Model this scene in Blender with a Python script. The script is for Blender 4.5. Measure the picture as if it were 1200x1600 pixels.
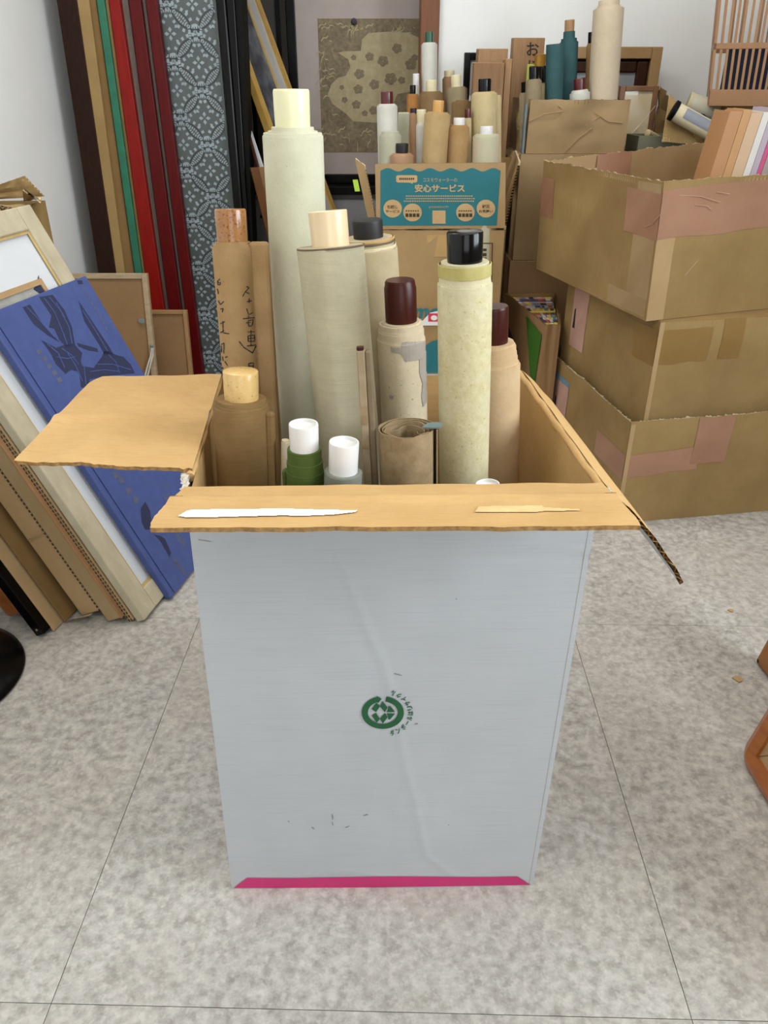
import bpy, math, random
from mathutils import Vector as V, noise
from mathutils.bvhtree import BVHTree
random.seed(7)
for o in list(bpy.data.objects): bpy.data.objects.remove(o)
SC = bpy.context.scene
COL = SC.collection
R = math.radians

# ------------------------------------------------------------------ camera, light, exposure
FPX, PITCH, EYE = 1200.0, R(29), V((0, 0, 1.0))
cd = bpy.data.cameras.new('camera'); cam = bpy.data.objects.new('camera', cd); COL.objects.link(cam)
cam.location = EYE; cam.rotation_euler = (R(90) - PITCH, 0, 0)
cd.sensor_fit = 'VERTICAL'; cd.sensor_height = 36; cd.lens = FPX / 1600 * 36
cd.clip_start = 0.02
SC.camera = cam
w = bpy.data.worlds.new('sky'); SC.world = w; w.use_nodes = True
w.node_tree.nodes['Background'].inputs[0].default_value = (0.80, 0.90, 1.0, 1)
w.node_tree.nodes['Background'].inputs[1].default_value = 1.0
SC.view_settings.view_transform = 'Standard'; SC.view_settings.look = 'None'
SC.view_settings.gamma = 1; SC.view_settings.use_curve_mapping = False
SC.view_settings.exposure = 0.2

def area(name, loc, rot, sx, sy, power, col):
    l = bpy.data.lights.new(name, 'AREA'); l.shape = 'RECTANGLE'; l.size = sx; l.size_y = sy
    l.energy = power; l.color = col
    o = bpy.data.objects.new(name, l); COL.objects.link(o); o.location = loc; o.rotation_euler = rot
    return o
# daylight entering by the shop window behind the camera
area('window_daylight', (0.35, -1.94, 1.40), (R(90), 0, 0), 1.5, 1.6, 12, (0.90, 0.955, 1.0))
# daylight by the side window beyond the right picture edge
area('side_window_daylight', (1.70, 0.2, 1.55), (R(90), 0, R(90)), 1.2, 1.2, 50, (0.85, 0.94, 1.0))
# ceiling tubes, the last an added fill for the left wall: (x, y, half length, power, colour)
TUBES = [(-0.30, 0.12, .60, 9, (1.0, 0.93, 0.82)), (0.62, 1.85, .60, 10, (1.0, 0.97, 0.92)), (-0.66, 2.0, .35, 12, (0.98, 0.99, 0.97))]
for tx, ty, hl, pw, tcol in TUBES:
    area('ceiling_tube_light', (tx, ty, 2.42), (0, 0, 0), hl * 2, 0.25, pw, tcol)

# ------------------------------------------------------------------ view geometry helpers
FW = V((0, math.cos(PITCH), -math.sin(PITCH))); UPV = V((0, math.sin(PITCH), math.cos(PITCH))); RT = V((1, 0, 0))
def ray(x, y): return RT * ((x - 600) / FPX) + UPV * ((800 - y) / FPX) + FW
def PY(x, y, Y): d = ray(x, y); return EYE + d * (Y / d.y)
def PZ(x, y, z): d = ray(x, y); return EYE + d * ((z - EYE.z) / d.z)
def PPL(x, y, p, n): d = ray(x, y); return EYE + d * ((p - EYE).dot(n) / d.dot(n))
def pj(p): q = p - EYE; k = q.dot(FW); return (600 + FPX * q.dot(RT) / k, 800 - FPX * q.dot(UPV) / k)
def dep(p): return (p - EYE).dot(FW)
def lerp(a, b, t): return a + (b - a) * t

# ------------------------------------------------------------------ materials
def S(h):
    h = h.lstrip('#'); out = []
    for i in (0, 2, 4):
        c = int(h[i:i + 2], 16) / 255
        out.append(c / 12.92 if c <= 0.04045 else ((c + 0.055) / 1.055) ** 2.4)
    return (*out, 1)
MATS = {}
def mat(name, c1, c2=None, scale=20, rough=0.7, stretch=(1, 1, 1), bump=0.0, bscale=None, c3=None, spots=None, coat=0, spec=0.5, detail=6, rnd=0, streak=None):
    if name in MATS: return MATS[name]
    m = bpy.data.materials.new(name); m.use_nodes = True; nt = m.node_tree; N = nt.nodes; L = nt.links
    b = N['Principled BSDF']; b.inputs['Roughness'].default_value = rough
    b.inputs['Specular IOR Level'].default_value = spec
    b.inputs['Coat Weight'].default_value = coat
    c1 = S(c1); c2 = S(c2) if c2 else c1
    tc = N.new('ShaderNodeTexCoord'); mp = N.new('ShaderNodeMapping'); mp.inputs['Scale'].default_value = stretch
    L.new(tc.outputs['Object'], mp.inputs['Vector'])
    nz = N.new('ShaderNodeTexNoise'); nz.inputs['Scale'].default_value = scale; nz.inputs['Detail'].default_value = detail
    nz.inputs['Roughness'].default_value = 0.65
    L.new(mp.outputs[0], nz.inputs['Vector'])
    rp = N.new('ShaderNodeValToRGB'); rp.color_ramp.elements[0].position = 0.34; rp.color_ramp.elements[1].position = 0.66
    rp.color_ramp.elements[0].color = c1; rp.color_ramp.elements[1].color = c2
    L.new(nz.outputs[0], rp.inputs[0]); col = rp.outputs[0]
    def mix(col, colour, fac):
        mx = N.new('ShaderNodeMix'); mx.data_type = 'RGBA'
        L.new(fac, mx.inputs[0]); L.new(col, mx.inputs[6]); mx.inputs[7].default_value = S(colour)
        return mx.outputs[2]
    if c3:                                    # broad stains: (colour, scale, strength)
        n2 = N.new('ShaderNodeTexNoise'); n2.inputs['Scale'].default_value = c3[1]; n2.inputs['Detail'].default_value = 4
        L.new(tc.outputs['Object'], n2.inputs['Vector'])
        mr = N.new('ShaderNodeMapRange'); mr.inputs[1].default_value = 0.42; mr.inputs[2].default_value = 0.68; mr.inputs[4].default_value = c3[2]
        L.new(n2.outputs[0], mr.inputs[0]); col = mix(col, c3[0], mr.outputs[0])
    if spots:                                 # small specks: (colour, scale, threshold)
        n3 = N.new('ShaderNodeTexNoise'); n3.inputs['Scale'].default_value = spots[1]; n3.inputs['Detail'].default_value = 2
        L.new(tc.outputs['Object'], n3.inputs['Vector'])
        mr = N.new('ShaderNodeMapRange'); mr.inputs[1].default_value = spots[2]; mr.inputs[2].default_value = spots[2] + 0.05; mr.inputs[4].default_value = 0.75
        L.new(n3.outputs[0], mr.inputs[0]); col = mix(col, spots[0], mr.outputs[0])
    if streak:                                # fine streaks: (colour, stretch, scale, strength)
        m4 = N.new('ShaderNodeMapping'); m4.inputs['Scale'].default_value = streak[1]; L.new(tc.outputs['Object'], m4.inputs['Vector'])
        n4 = N.new('ShaderNodeTexNoise'); n4.inputs['Scale'].default_value = streak[2]; n4.inputs['Detail'].default_value = 5
        L.new(m4.outputs[0], n4.inputs['Vector'])
        mr = N.new('ShaderNodeMapRange'); mr.inputs[1].default_value = 0.5; mr.inputs[2].default_value = 0.75; mr.inputs[4].default_value = streak[3]
        L.new(n4.outputs[0], mr.inputs[0]); col = mix(col, streak[0], mr.outputs[0])
    if rnd:
        oi = N.new('ShaderNodeObjectInfo'); hs = N.new('ShaderNodeHueSaturation')
        mr = N.new('ShaderNodeMapRange'); mr.inputs[3].default_value = 1 - rnd; mr.inputs[4].default_value = 1 + rnd
        L.new(oi.outputs['Random'], mr.inputs[0]); L.new(mr.outputs[0], hs.inputs['Value']); L.new(col, hs.inputs['Color']); col = hs.outputs[0]
    L.new(col, b.inputs['Base Color'])
    if bump:
        nb = N.new('ShaderNodeTexNoise'); nb.inputs['Scale'].default_value = bscale or scale * 3; nb.inputs['Detail'].default_value = 5
        L.new(mp.outputs[0], nb.inputs['Vector'])
        bp = N.new('ShaderNodeBump'); bp.inputs['Strength'].default_value = bump; bp.inputs['Distance'].default_value = 0.002
        L.new(nb.outputs[0], bp.inputs['Height']); L.new(bp.outputs[0], b.inputs['Normal'])
    MATS[name] = m
    return m
def flat(name, c, rough=0.6, **k): return mat(name, c, None, rough=rough, **k)

KR = mat('kraft_inside', '#c4a06c', '#b99460', 9, 0.75, (1, 1, 1), 0.15, 220, streak=('#a37c49', (3, 30, 30), 12, 0.3), spec=0.25)
KR2 = mat('kraft_brown', '#9d8153', '#907446', 6, 0.72, (1, 1, 1), 0.15, 200, c3=('#7c6140', 3, 0.35), streak=('#7c6140', (40, 3, 3), 10, 0.2), spec=0.3)
KR3 = mat('kraft_grey', '#a58b66', '#997e58', 6, 0.72, (1, 1, 1), 0.12, 200, c3=('#8a714c', 3, 0.3), spec=0.3)
KRD = mat('kraft_dark', '#84673f', '#755932', 5, 0.75, bump=0.1, bscale=200, spec=0.25)
KRL = mat('kraft_light', '#b2956d', '#a6885f', 6, 0.75, bump=0.1, bscale=200, spec=0.25)
EDGE = mat('cut_cardboard', '#a98454', '#7a5a35', 160, 0.9, spec=0.1)
EDGEL = mat('torn_cardboard', '#dccdb0', '#c4ab82', 120, 0.9, spec=0.1)
WHT = mat('white_liner', '#bebfc1', '#b7b9bb', 5, 0.42, (1, 1, 1), 0.0, streak=('#a0a2a8', (1.2, 1, 60), 9, 0.35), spec=0.4)
PINK = mat('pink_print', '#cf2f74', '#c2276a', 8, 0.45)
GREEN = flat('green_print', '#12552e', 0.5)
TEARW = mat('torn_white_paper', '#f2f0ee', '#e6e4e2', 40, 0.8)
TAPEB = mat('peeled_tape_mark', '#d6b984', '#c9aa74', 60, 0.7)
TAPEP = mat('pink_brown_tape', '#a67b62', '#9a6f57', 7, 0.36, c3=('#8f6a50', 5, 0.3))
TAPEC = mat('brown_clear_tape', '#8f7040', '#846535', 6, 0.33)
INK = flat('black_ink', '#2b2622', 0.7)
BLK = mat('black_lacquer', '#0a0908', '#060505', 12, 0.25, spec=.18)
BLKM = mat('black_matt', '#0d0c0b', '#080707', 12, 0.6, spec=.12)

# ------------------------------------------------------------------ object helpers
def wloc(o):
    p = V((0, 0, 0))
    while o is not None: p += o.location; o = o.parent
    return p
def tag(o, label, cat, group=None, kind=None):
    o['label'] = label
    if cat: o['category'] = cat
    if group: o['group'] = group
    if kind: o['kind'] = kind
    return o
def thing(name, label, cat, loc, group=None):
    o = bpy.data.objects.new(name, None); COL.objects.link(o); o.location = loc; o.empty_display_size = 0.05
    return tag(o, label, cat, group)
class MB:
    def __init__(s): s.v = []; s.f = []; s.m = []
    def face(s, idx, m=0): s.f.append(tuple(idx)); s.m.append(m)
    def add(s, pts): i = len(s.v); s.v += [V(p) for p in pts]; return i
    def quad(s, a, b, c, d, m=0): i = s.add((a, b, c, d)); s.face((i, i + 1, i + 2, i + 3), m)
    def poly(s, pts, m=0): i = s.add(pts); s.face(range(i, i + len(pts)), m)
    def hexa(s, q0, q1, m=0):                       # two quads: bottom ring and top ring
        i = s.add(list(q0) + list(q1))
        s.face((i + 3, i + 2, i + 1, i), m); s.face((i + 4, i + 5, i + 6, i + 7), m)
        for k in range(4): j = (k + 1) % 4; s.face((i + k, i + j, i + 4 + j, i + 4 + k), m)
        return s
    def slab(s, p, a, b, c, m=0):                    # corner p and three edge vectors
        p, a, b, c = V(p), V(a), V(b), V(c)
        if a.cross(b).dot(c) < 0: a, b = b, a
        return s.hexa([p, p + a, p + a + b, p + b], [p + c, p + a + c, p + a + b + c, p + b + c], m)
    def box(s, x0, x1, y0, y1, z0, z1, m=0): return s.slab((x0, y0, z0), (x1 - x0, 0, 0), (0, y1 - y0, 0), (0, 0, z1 - z0), m)
    def prism(s, pts, ext, m=0):
        n = len(pts); i = s.add(pts); j = s.add([V(p) + ext for p in pts])
        s.face(range(i, i + n), m); s.face(reversed(range(j, j + n)), m)
        for k in range(n): l = (k + 1) % n; s.face((i + l, i + k, j + k, j + l), m)
        return s
    def rings(s, rings, m=0, cap0=True, cap1=True):
        n = len(rings[0]); st = [s.add(r) for r in rings]
        for a, b in zip(st, st[1:]):
            for k in range(n): l = (k + 1) % n; s.face((a + k, a + l, b + l, b + k), m)
        if cap0: s.face(reversed(range(st[0], st[0] + n)), m)
        if cap1: s.face(range(st[-1], st[-1] + n), m)
        return s
    def lathe(s, p, ax, prof, n=32, m=0, cap0=True, cap1=True):   # prof: (radius, distance along ax)
        ax = V(ax).normalized(); ex = ax.orthogonal().normalized(); ey = ax.cross(ex)
        return s.rings([[V(p) + ax * h + (ex * math.cos(2 * math.pi * k / n) + ey * math.sin(2 * math.pi * k / n)) * r for k in range(n)] for r, h in prof], m, cap0, cap1)
    def tube(s, pts, r, n=8, m=0):
        pts = [V(p) for p in pts]; rr = []
        for i, p in enumerate(pts):
            t = (pts[min(i + 1, len(pts) - 1)] - pts[max(i - 1, 0)]).normalized()
            ex = t.cross(V((0.13, 0.2, 0.97))).normalized(); ey = t.cross(ex)
            rr.append([p + (ex * math.cos(2 * math.pi * k / n) + ey * math.sin(2 * math.pi * k / n)) * r for k in range(n)])
        return s.rings(rr, m)
    def grid(s, fn, nu, nv, m=0, flip=False):
        i = s.add([fn(u / nu, v / nv) for v in range(nv + 1) for u in range(nu + 1)])
        for v in range(nv):
            for u in range(nu):
                a = i + v * (nu + 1) + u; q = (a, a + 1, a + nu + 2, a + nu + 1)
                s.face(q[::-1] if flip else q, m)
        return s
    def build(s, name, mats, parent=None, smooth=None, bevel=0, base=None, shift=None):
        me = bpy.data.meshes.new(name)
        if parent is not None: o0 = wloc(parent)
        elif base is not None: o0 = V(base)
        else:
            zs = min(p.z for p in s.v); n = len(s.v)
            o0 = V((sum(p.x for p in s.v) / n, sum(p.y for p in s.v) / n, zs))
        loc = V((0, 0, 0))
        if parent is not None: loc = sum((p for p in s.v), V((0, 0, 0))) / len(s.v) - o0
        me.from_pydata([p - o0 - loc for p in s.v], [], s.f)
        if not isinstance(mats, (list, tuple)): mats = [mats]
        for m in mats: me.materials.append(m)
        me.polygons.foreach_set('material_index', [min(i, len(mats) - 1) for i in s.m])
        if smooth:
            me.polygons.foreach_set('use_smooth', [True] * len(me.polygons)); me.update()
            me.set_sharp_from_angle(angle=R(smooth))
        me.update()
        o = bpy.data.objects.new(name, me); COL.objects.link(o)
        if parent is not None: o.parent = parent; o.location = loc
        else: o.location = o0
        if bevel:
            b = o.modifiers.new('bevel', 'BEVEL'); b.width = bevel; b.segments = 2; b.limit_method = 'ANGLE'; b.angle_limit = R(40)
        return o
    def bvh(s): return BVHTree.FromPolygons([tuple(p) for p in s.v], s.f)
def struct(o): o['kind'] = 'structure'; return o

# projections of ink, stains and tape on a surface that stands where it stands
def hit(bvh, x, y, off=0.0006):
    d = ray(x, y).normalized(); p, n, i, t = bvh.ray_cast(EYE, d)
    if p is None: return None
    if n.dot(d) > 0: n = -n
    return p + n * off
def ink_stroke(mb, bvh, pts, wpx, step=2.0, off=0.0006):
    P = []
    for a, b in zip(pts, pts[1:]):
        n = max(1, int(math.dist(a, b) / step))
        P += [(a[0] + (b[0] - a[0]) * i / n, a[1] + (b[1] - a[1]) * i / n) for i in range(n)]
    P.append(pts[-1]); prev = None
    for i, p in enumerate(P):
        q = P[min(i + 1, len(P) - 1)]; r = P[max(i - 1, 0)]
        dx, dy = q[0] - r[0], q[1] - r[1]; l = math.hypot(dx, dy) or 1
        ww = wpx * 0.5 * (0.75 + 0.5 * random.random())
        a = hit(bvh, p[0] - dy / l * ww, p[1] + dx / l * ww, off); b = hit(bvh, p[0] + dy / l * ww, p[1] - dx / l * ww, off)
        if a is None or b is None: prev = None; continue
        if prev: mb.quad(prev[0], prev[1], b, a)
        prev = (a, b)
def inside(x, y, poly):
    c = False; j = len(poly) - 1
    for i in range(len(poly)):
        (xi, yi), (xj, yj) = poly[i], poly[j]
        if (yi > y) != (yj > y) and x < (xj - xi) * (y - yi) / (yj - yi) + xi: c = not c
        j = i
    return c
def patch(mb, bvh, poly, cell=1.5, off=0.0006):
    xs = [p[0] for p in poly]; ys = [p[1] for p in poly]
    x = min(xs)
    while x < max(xs):
        y = min(ys)
        while y < max(ys):
            if inside(x + cell / 2, y + cell / 2, poly):
                q = [hit(bvh, x + dx, y + dy, off) for dx, dy in ((0, cell), (cell, cell), (cell, 0), (0, 0))]
                if None not in q: mb.quad(*q)
            y += cell
        x += cell
def plane_poly(mb, pts, p, n, off=0.0006, m=0):
    n = n if n.dot(EYE - p) > 0 else -n
    mb.poly([PPL(x, y, p, n) + n * off for x, y in pts], m)

def text2d(txt, bold=0.0):
    c = bpy.data.curves.new('t', 'FONT'); c.body = txt; c.size = 1; c.offset = bold; c.resolution_u = 3
    o = bpy.data.objects.new('t', c); COL.objects.link(o)
    dg = bpy.context.evaluated_depsgraph_get()
    me = bpy.data.meshes.new_from_object(o.evaluated_get(dg))
    vs = [(v.co.x, v.co.y) for v in me.vertices]; fs = [tuple(p.vertices) for p in me.polygons]
    bpy.data.objects.remove(o); bpy.data.curves.remove(c); bpy.data.meshes.remove(me)
    return vs, fs
def put_text(mb, txt, fn, bold=0.0, m=0):            # fn maps 0..1, 0..1 of the text's own box to space
    vs, fs = text2d(txt, bold)
    if not vs: return
    x0 = min(v[0] for v in vs); x1 = max(v[0] for v in vs); y0 = min(v[1] for v in vs); y1 = max(v[1] for v in vs)
    i = mb.add([fn((x - x0) / (x1 - x0 or 1), (y - y0) / (y1 - y0 or 1)) for x, y in vs])
    for f in fs: mb.face([i + k for k in f], m)

# corrugated board between four corners: inner liner, outer liner and the flute seen at the cut edges
def board(mb, a, b, c, d, t=0.005, nu=10, nv=10, disp=None, jag=(0, 0, 0, 0), flute=(1, 1, 1, 1), mi=0, mo=1, mf=2, pitch=0.008, seed=0, rnd=None):
    a, b, c, d = V(a), V(b), V(c), V(d)              # a-b bottom, d-c top; the inner face looks along (b-a)x(d-a)
    n = (b - a).cross(d - a).normalized()
    def sf(u, v):
        uu, vv = u, v
        if jag[0] and v == 0: vv += jag[0] * (noise.noise((u * 30, seed, 1)) + 0.5 * noise.noise((u * 90, seed, 5)))
        if jag[2] and v == 1: vv += jag[2] * (noise.noise((u * 30, seed, 2)) + 0.5 * noise.noise((u * 90, seed, 6)))
        if jag[1] and u == 1: uu += jag[1] * (noise.noise((v * 30, seed, 3)) + 0.5 * noise.noise((v * 90, seed, 7)))
        if jag[3] and u == 0: uu += jag[3] * (noise.noise((v * 30, seed, 4)) + 0.5 * noise.noise((v * 90, seed, 8)))
        if rnd: uu, vv = rnd(uu, vv)
        p = lerp(lerp(a, b, uu), lerp(d, c, uu), vv)
        if disp: p = p + n * disp(uu, vv)
        return p
    mb.grid(lambda u, v: sf(u, v) + n * t * 0.5, nu, nv, mi)
    mb.grid(lambda u, v: sf(u, v) - n * t * 0.5, nu, nv, mo, True)
    ends = [(lambda s: (s, 0), (b - a).length, (0, 1)), (lambda s: (1, s), (c - b).length, (-1, 0)),
            (lambda s: (s, 1), (c - d).length, (0, -1)), (lambda s: (0, s), (d - a).length, (1, 0))]
    lu = (b - a).length; lv = (d - a).length
    for k, (fn, ln, inw) in enumerate(ends):
        if not flute[k]: continue
        if flute[k] == 2:
            nn = nu if k % 2 == 0 else nv; pr = None
            for i in range(nn + 1):
                u, v = fn(i / nn); p = sf(u, v)
                if pr: mb.quad(pr - n * t * .5, p - n * t * .5, p + n * t * .5, pr + n * t * .5, mf)
                pr = p
            continue
        nn = max(4, int(ln / pitch)) * 2; prev = None
        for i in range(nn + 1):
            u, v = fn(i / nn); h = t * 0.48 * (1 if i % 2 else -1)
            p = sf(u, v) + n * h; q = sf(u + inw[0] * 0.012 / lu, v + inw[1] * 0.012 / lv) + n * h
            if prev: mb.quad(prev[0], p, q, prev[1], mf)
            prev = (p, q)
    return sf, n

# an open carton: four walls, floor; walls[i] gives a function (u, v) -> outside surface
def carton(name, label, bot, top, mi, mo, group=None, t=0.005, jag=0.0, seed=0, cat='box', disp=0.002, mats_edge=None, nu=12, nv=10, floor=True):
    bot = [V(p) for p in bot]; top = [V(p) for p in top]
    base = sum(bot, V((0, 0, 0))) / 4
    o = thing(name, label, cat, base, group); walls = []
    cen = sum(top, V((0, 0, 0))) / 4
    for k in range(4):
        a, b, c, d = bot[k], bot[(k + 1) % 4], top[(k + 1) % 4], top[k]
        n = (b - a).cross(d - a).normalized()
        if n.dot(cen - (a + b) / 2) < 0: a, b, c, d = b, a, d, c; n = -n; fl = True
        else: fl = False
        sh = n * t * 0.5; mb = MB()
        sd = seed + k * 3.7
        dp = (lambda u, v, sd=sd: disp * noise.noise((u * 3, v * 3, sd)) * 4 * u * (1 - u) * 4 * min(1, v + .2) ) if disp else None
        board(mb, a + sh, b + sh, c + sh, d + sh, t, nu, nv, dp, (0, 0, jag, 0), (0, 0, 1, 0), seed=sd, pitch=0.01)
        w = mb.build('wall_panel', [mi, mo, mats_edge or EDGE], o, smooth=30)
        def wf(u, v, a=a, b=b, c=c, d=d, n=n, fl=fl, off=0.0, dp=dp):
            if fl: u = 1 - u
            p = lerp(lerp(a, b, u), lerp(d, c, u), v)
            if dp: p = p + n * dp(u, v)
            return p - n * off
        walls.append(wf)
    if floor:
        mb = MB(); z = 0.004
        i_ = [lerp(p, base, 0.02) for p in bot]
        mb.hexa([p + V((0, 0, 0.0005)) for p in i_], [p + V((0, 0, z)) for p in i_]); mb.build('base_panel', mi, o)
    return o, walls
def strip(o, name, wf, u0, u1, v0, v1, m, off=0.0009, nu=6, nv=4, skew=0.0, wob=0.0):
    mb = MB()
    def fn(u, v):
        uu = lerp(u0, u1, u); vv = lerp(v0, v1, v) + skew * (u - .5)
        if wob and v in (0, 1): vv += wob * noise.noise((u * 5, v * 7, u0 * 9))
        return wf(uu, vv, off=off)
    mb.grid(fn, nu, nv); return mb.build(name, m, o, smooth=30)

# ------------------------------------------------------------------ the room
XL, XR, YB, YF, ZC = -1.12, 1.75, 3.2, -2.0, 2.5
TILE = mat('mottled_vinyl', '#8c867f', '#bfbab3', 62, 0.40, bump=0.05, bscale=160, c3=('#aca195', 2.4, 0.4), streak=('#d0c9c1', (1, 1, 1), 130, .55), spec=0.35, detail=14, rnd=0.012)
WALL = mat('white_wallpaper', '#f3f3f1', '#eeeeec', 3, 0.85, bump=0.12, bscale=260, spec=0.2)
CEIL = flat('ceiling_board', '#d9d6cf', 0.9)
PANEL = mat('brown_wall_panel', '#8a857c', '#7c776f', 6, .7, (8, 8, 1))
SUBF = flat('dark_joint', '#6a6259', 0.8)
BROWNW = mat('brown_jamb_wood', '#7d4a24', '#693c1b', 9, 0.45, (14, 14, 1))

fl = struct(MB().box(-2.4, 2.4, -2.4, 5.0, -0.06, -0.004).build('floor', SUBF, base=(0, 0, -0.06)))
t0 = PZ(80, 1568, 0); t1 = PZ(1081, 1593, 0); ex = (t1 - t0).normalized(); ts = (t1 - t0).length; ey = V((-ex.y, ex.x, 0))
tm = bpy.data.meshes.new('tile'); g = 0.0005
tmb = MB(); tmb.slab((-ts / 2 + g, -ts / 2 + g, 0), (ts - 2 * g, 0, 0), (0, ts - 2 * g, 0), (0, 0, 0.004))
tm.from_pydata([tuple(p) for p in tmb.v], [], tmb.f); tm.materials.append(TILE)
for i in range(-2, 4):
    for j in range(-3, 5):
        c = t0 + ex * ((i + .5) * ts) + ey * ((j + .5) * ts)
        if abs(c.x) > 2.3 or c.y < -2.3: continue
        o = bpy.data.objects.new('tile', tm); COL.objects.link(o); o.parent = fl
        o.location = (c.x, c.y, -0.004 + 0.06); o.rotation_euler = (0, 0, math.atan2(ex.y, ex.x))

dx0, dx1 = PY(352, 40, YB).x, PY(662, 40, YB).x
DH = 2.05
struct(MB().box(XL - .1, XL, YF, YB + .12, 0, ZC).build('wall_left', WALL))
struct(MB().box(XR, XR + .1, YF, YB + .12, 0, ZC).build('wall_right', PANEL))
mb = MB(); mb.box(XL, dx0, YB, YB + .12, 0, ZC); mb.box(dx1, XR, YB, YB + .12, 0, ZC); mb.box(dx0, dx1, YB, YB + .12, DH, ZC)
struct(mb.build('wall_back', WALL))
struct(MB().box(XL - .1, XR + .1, YF, 5.0, ZC, ZC + .08).build('ceiling', CEIL))
# camera-side wall with the shop window
mb = MB(); mb.box(XL, XR, YF - .1, YF, 0, 0.6); mb.box(XL, XR, YF - .1, YF, 2.2, ZC); mb.box(XL, -0.4, YF - .1, YF, .6, 2.2); mb.box(1.1, XR, YF - .1, YF, .6, 2.2)
struct(mb.build('wall_front', PANEL))
# back room behind the doorway
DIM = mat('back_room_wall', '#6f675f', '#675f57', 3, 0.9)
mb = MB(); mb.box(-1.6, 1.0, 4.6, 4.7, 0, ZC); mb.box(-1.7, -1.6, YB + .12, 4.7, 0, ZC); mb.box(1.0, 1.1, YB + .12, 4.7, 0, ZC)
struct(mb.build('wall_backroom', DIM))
# door trim
jw = PY(686, 40, YB).x - dx1
mb = MB(); mb.box(dx1 - .012, dx1 + jw, YB - .02, YB + .13, 0, DH + .05); struct(mb.build('trim_1', BROWNW, bevel=.003))
mb = MB(); mb.box(dx0 - jw, dx0 + .012, YB - .02, YB + .13, 0, DH + .05); struct(mb.build('trim_2', BROWNW, bevel=.003))
mb = MB(); mb.box(dx0 + .012, dx1 - .012, YB - .02, YB + .13, DH, DH + .05); struct(mb.build('trim_3', BROWNW, bevel=.003))
LAMPW = flat('lamp_housing', '#efefef', 0.5)
for i, (tx, ty, hl, pw, tcol) in enumerate(TUBES):
    o = MB().box(tx - hl - .04, tx + hl + .04, ty - .15, ty + .15, 2.44, ZC - .001).build('ceiling_lamp', LAMPW, bevel=.01)
    tag(o, ['white ceiling lamp housing above the white carton', 'white ceiling lamp housing above the kraft cartons', 'short white housing of the added fill lamp above the blue book'][i], 'lamp', 'ceiling lamps')

# ------------------------------------------------------------------ the white carton in front
bl, br = V((-.217, .697, 0)), V((.213, .702, 0)); LF, RF = V((-.203, .695, .64)), V((.224, .704, .64)); LB, RB = V((-.232, 1.041, .64)), V((.196, 1.063, .64))
sk = LB - LF; skr = RB - RF
bbl, bbr = bl + V((sk.x, sk.y, 0)), br + V((skr.x, skr.y, 0))
T = 0.006
BX = thing('carton', 'tall open white carton with pink stripe and green mark, full of scrolls', 'box', (0, .88, 0))
def seg(u, v, pts):
    best = 9
    for (x0, y0), (x1, y1) in zip(pts, pts[1:]):
        dx, dy = x1 - x0, y1 - y0; t = max(0, min(1, ((u - x0) * dx + (v - y0) * dy) / (dx * dx + dy * dy)))
        best = min(best, math.hypot(u - x0 - t * dx, v - y0 - t * dy))
    return best
fn_n = (br - bl).cross(LF - bl).normalized()          # points to -y or +y
def front_uv(x, y):
    p = PPL(x, y, bl, fn_n); return ((p.x - lerp(bl, LF, p.z / .64).x) / .429, p.z / .64)
def uvm(pts): return [(a * .429, b * .64) for a, b in (front_uv(*p) for p in pts)]
CREASE = [(uvm([(528, 860), (560, 950), (600, 1040), (622, 1130), (632, 1190), (650, 1260), (665, 1335), (715, 1372)]), .0022, .005),
          (uvm([(640, 868), (760, 872), (925, 874)]), -.0014, .004), (uvm([(318, 1000), (420, 1003), (520, 1000)]), .0009, .004),
          (uvm([(480, 1366), (540, 1360), (620, 1372)]), .0012, .004), (uvm([(585, 1090), (600, 1240), (612, 1372)]), -.0011, .012)]
def fdisp(u, v):
    x, y = u * .429, v * .64; h = 0.0
    for pts, amp, wd in CREASE: h += .38 * amp * math.exp(-(seg(x, y, pts) / wd) ** 2)
    h += 0.0035 * noise.noise((u * 2.2, v * 2.2, 4)) * 4 * u * (1 - u) + 0.0012 * noise.noise((u * 7, v * 9, 8)) * 4 * u * (1 - u)
    return -h
mb = MB(); sh = V((0, T / 2, 0))
# front wall: inner face must look to +y
board(mb, br + sh, bl + sh, LF + sh, RF + sh, T, 110, 150, lambda u, v: fdisp(1 - u, v), flute=(0, 0, 0, 0))
FRONT = mb.bvh(); mb.build('front_panel', [KR, WHT, EDGE], BX, smooth=60)
def wallp(name, a, b, c, d, jag=0):
    a, b, c, d = map(V, (a, b, c, d)); n = (b - a).cross(d - a).normalized(); m2 = MB()
    board(m2, a + n * T / 2, b + n * T / 2, c + n * T / 2, d + n * T / 2, T, 14, 14, lambda u, v: .003 * noise.noise((u * 3, v * 3, len(name))) * 4 * u * (1 - u), (0, 0, jag, 0), (0, 0, 0, 0))
    m2.build(name, [KR, WHT, EDGE], BX, smooth=40)
wallp('side_panel', bl, bbl, LB, LF); wallp('side_panel', bbr, br, RF, RB); wallp('back_panel', bbl, bbr, RB, LB)
i_ = [lerp(p, V((0, .88, 0)), .03) for p in (bl, br, bbr, bbl)]
MB().hexa([p + V((0, 0, .001)) for p in i_], [p + V((0, 0, .007)) for p in i_]).build('base_panel', KR, BX)
# front flap folded out towards the viewer
f0, f1 = PY(225, 823, .577), PY(1006, 820, .580)
mb = MB()
def ffd(u, v): return .004 * math.exp(-((v - .62) / .05) ** 2) + .0012 * noise.noise((u * 9, v * 3, 2)) - .003 * (1 - v) ** 2
def rfl(u, v):
    e = .012 * max(0, 1 - v / .22) ** 2
    return (lerp(e, 1 - e * .5, u), v)
board(mb, f0, f1, RF + V((0, 0, .002)), LF + V((0, 0, .002)), T * .7, 90, 20, ffd, (.010, 0, 0, .003), (2, 1, 0, 1), rnd=rfl)
FFLAP = mb.bvh(); mb.build('flap', [KR, WHT, EDGE], BX, smooth=40)
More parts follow.
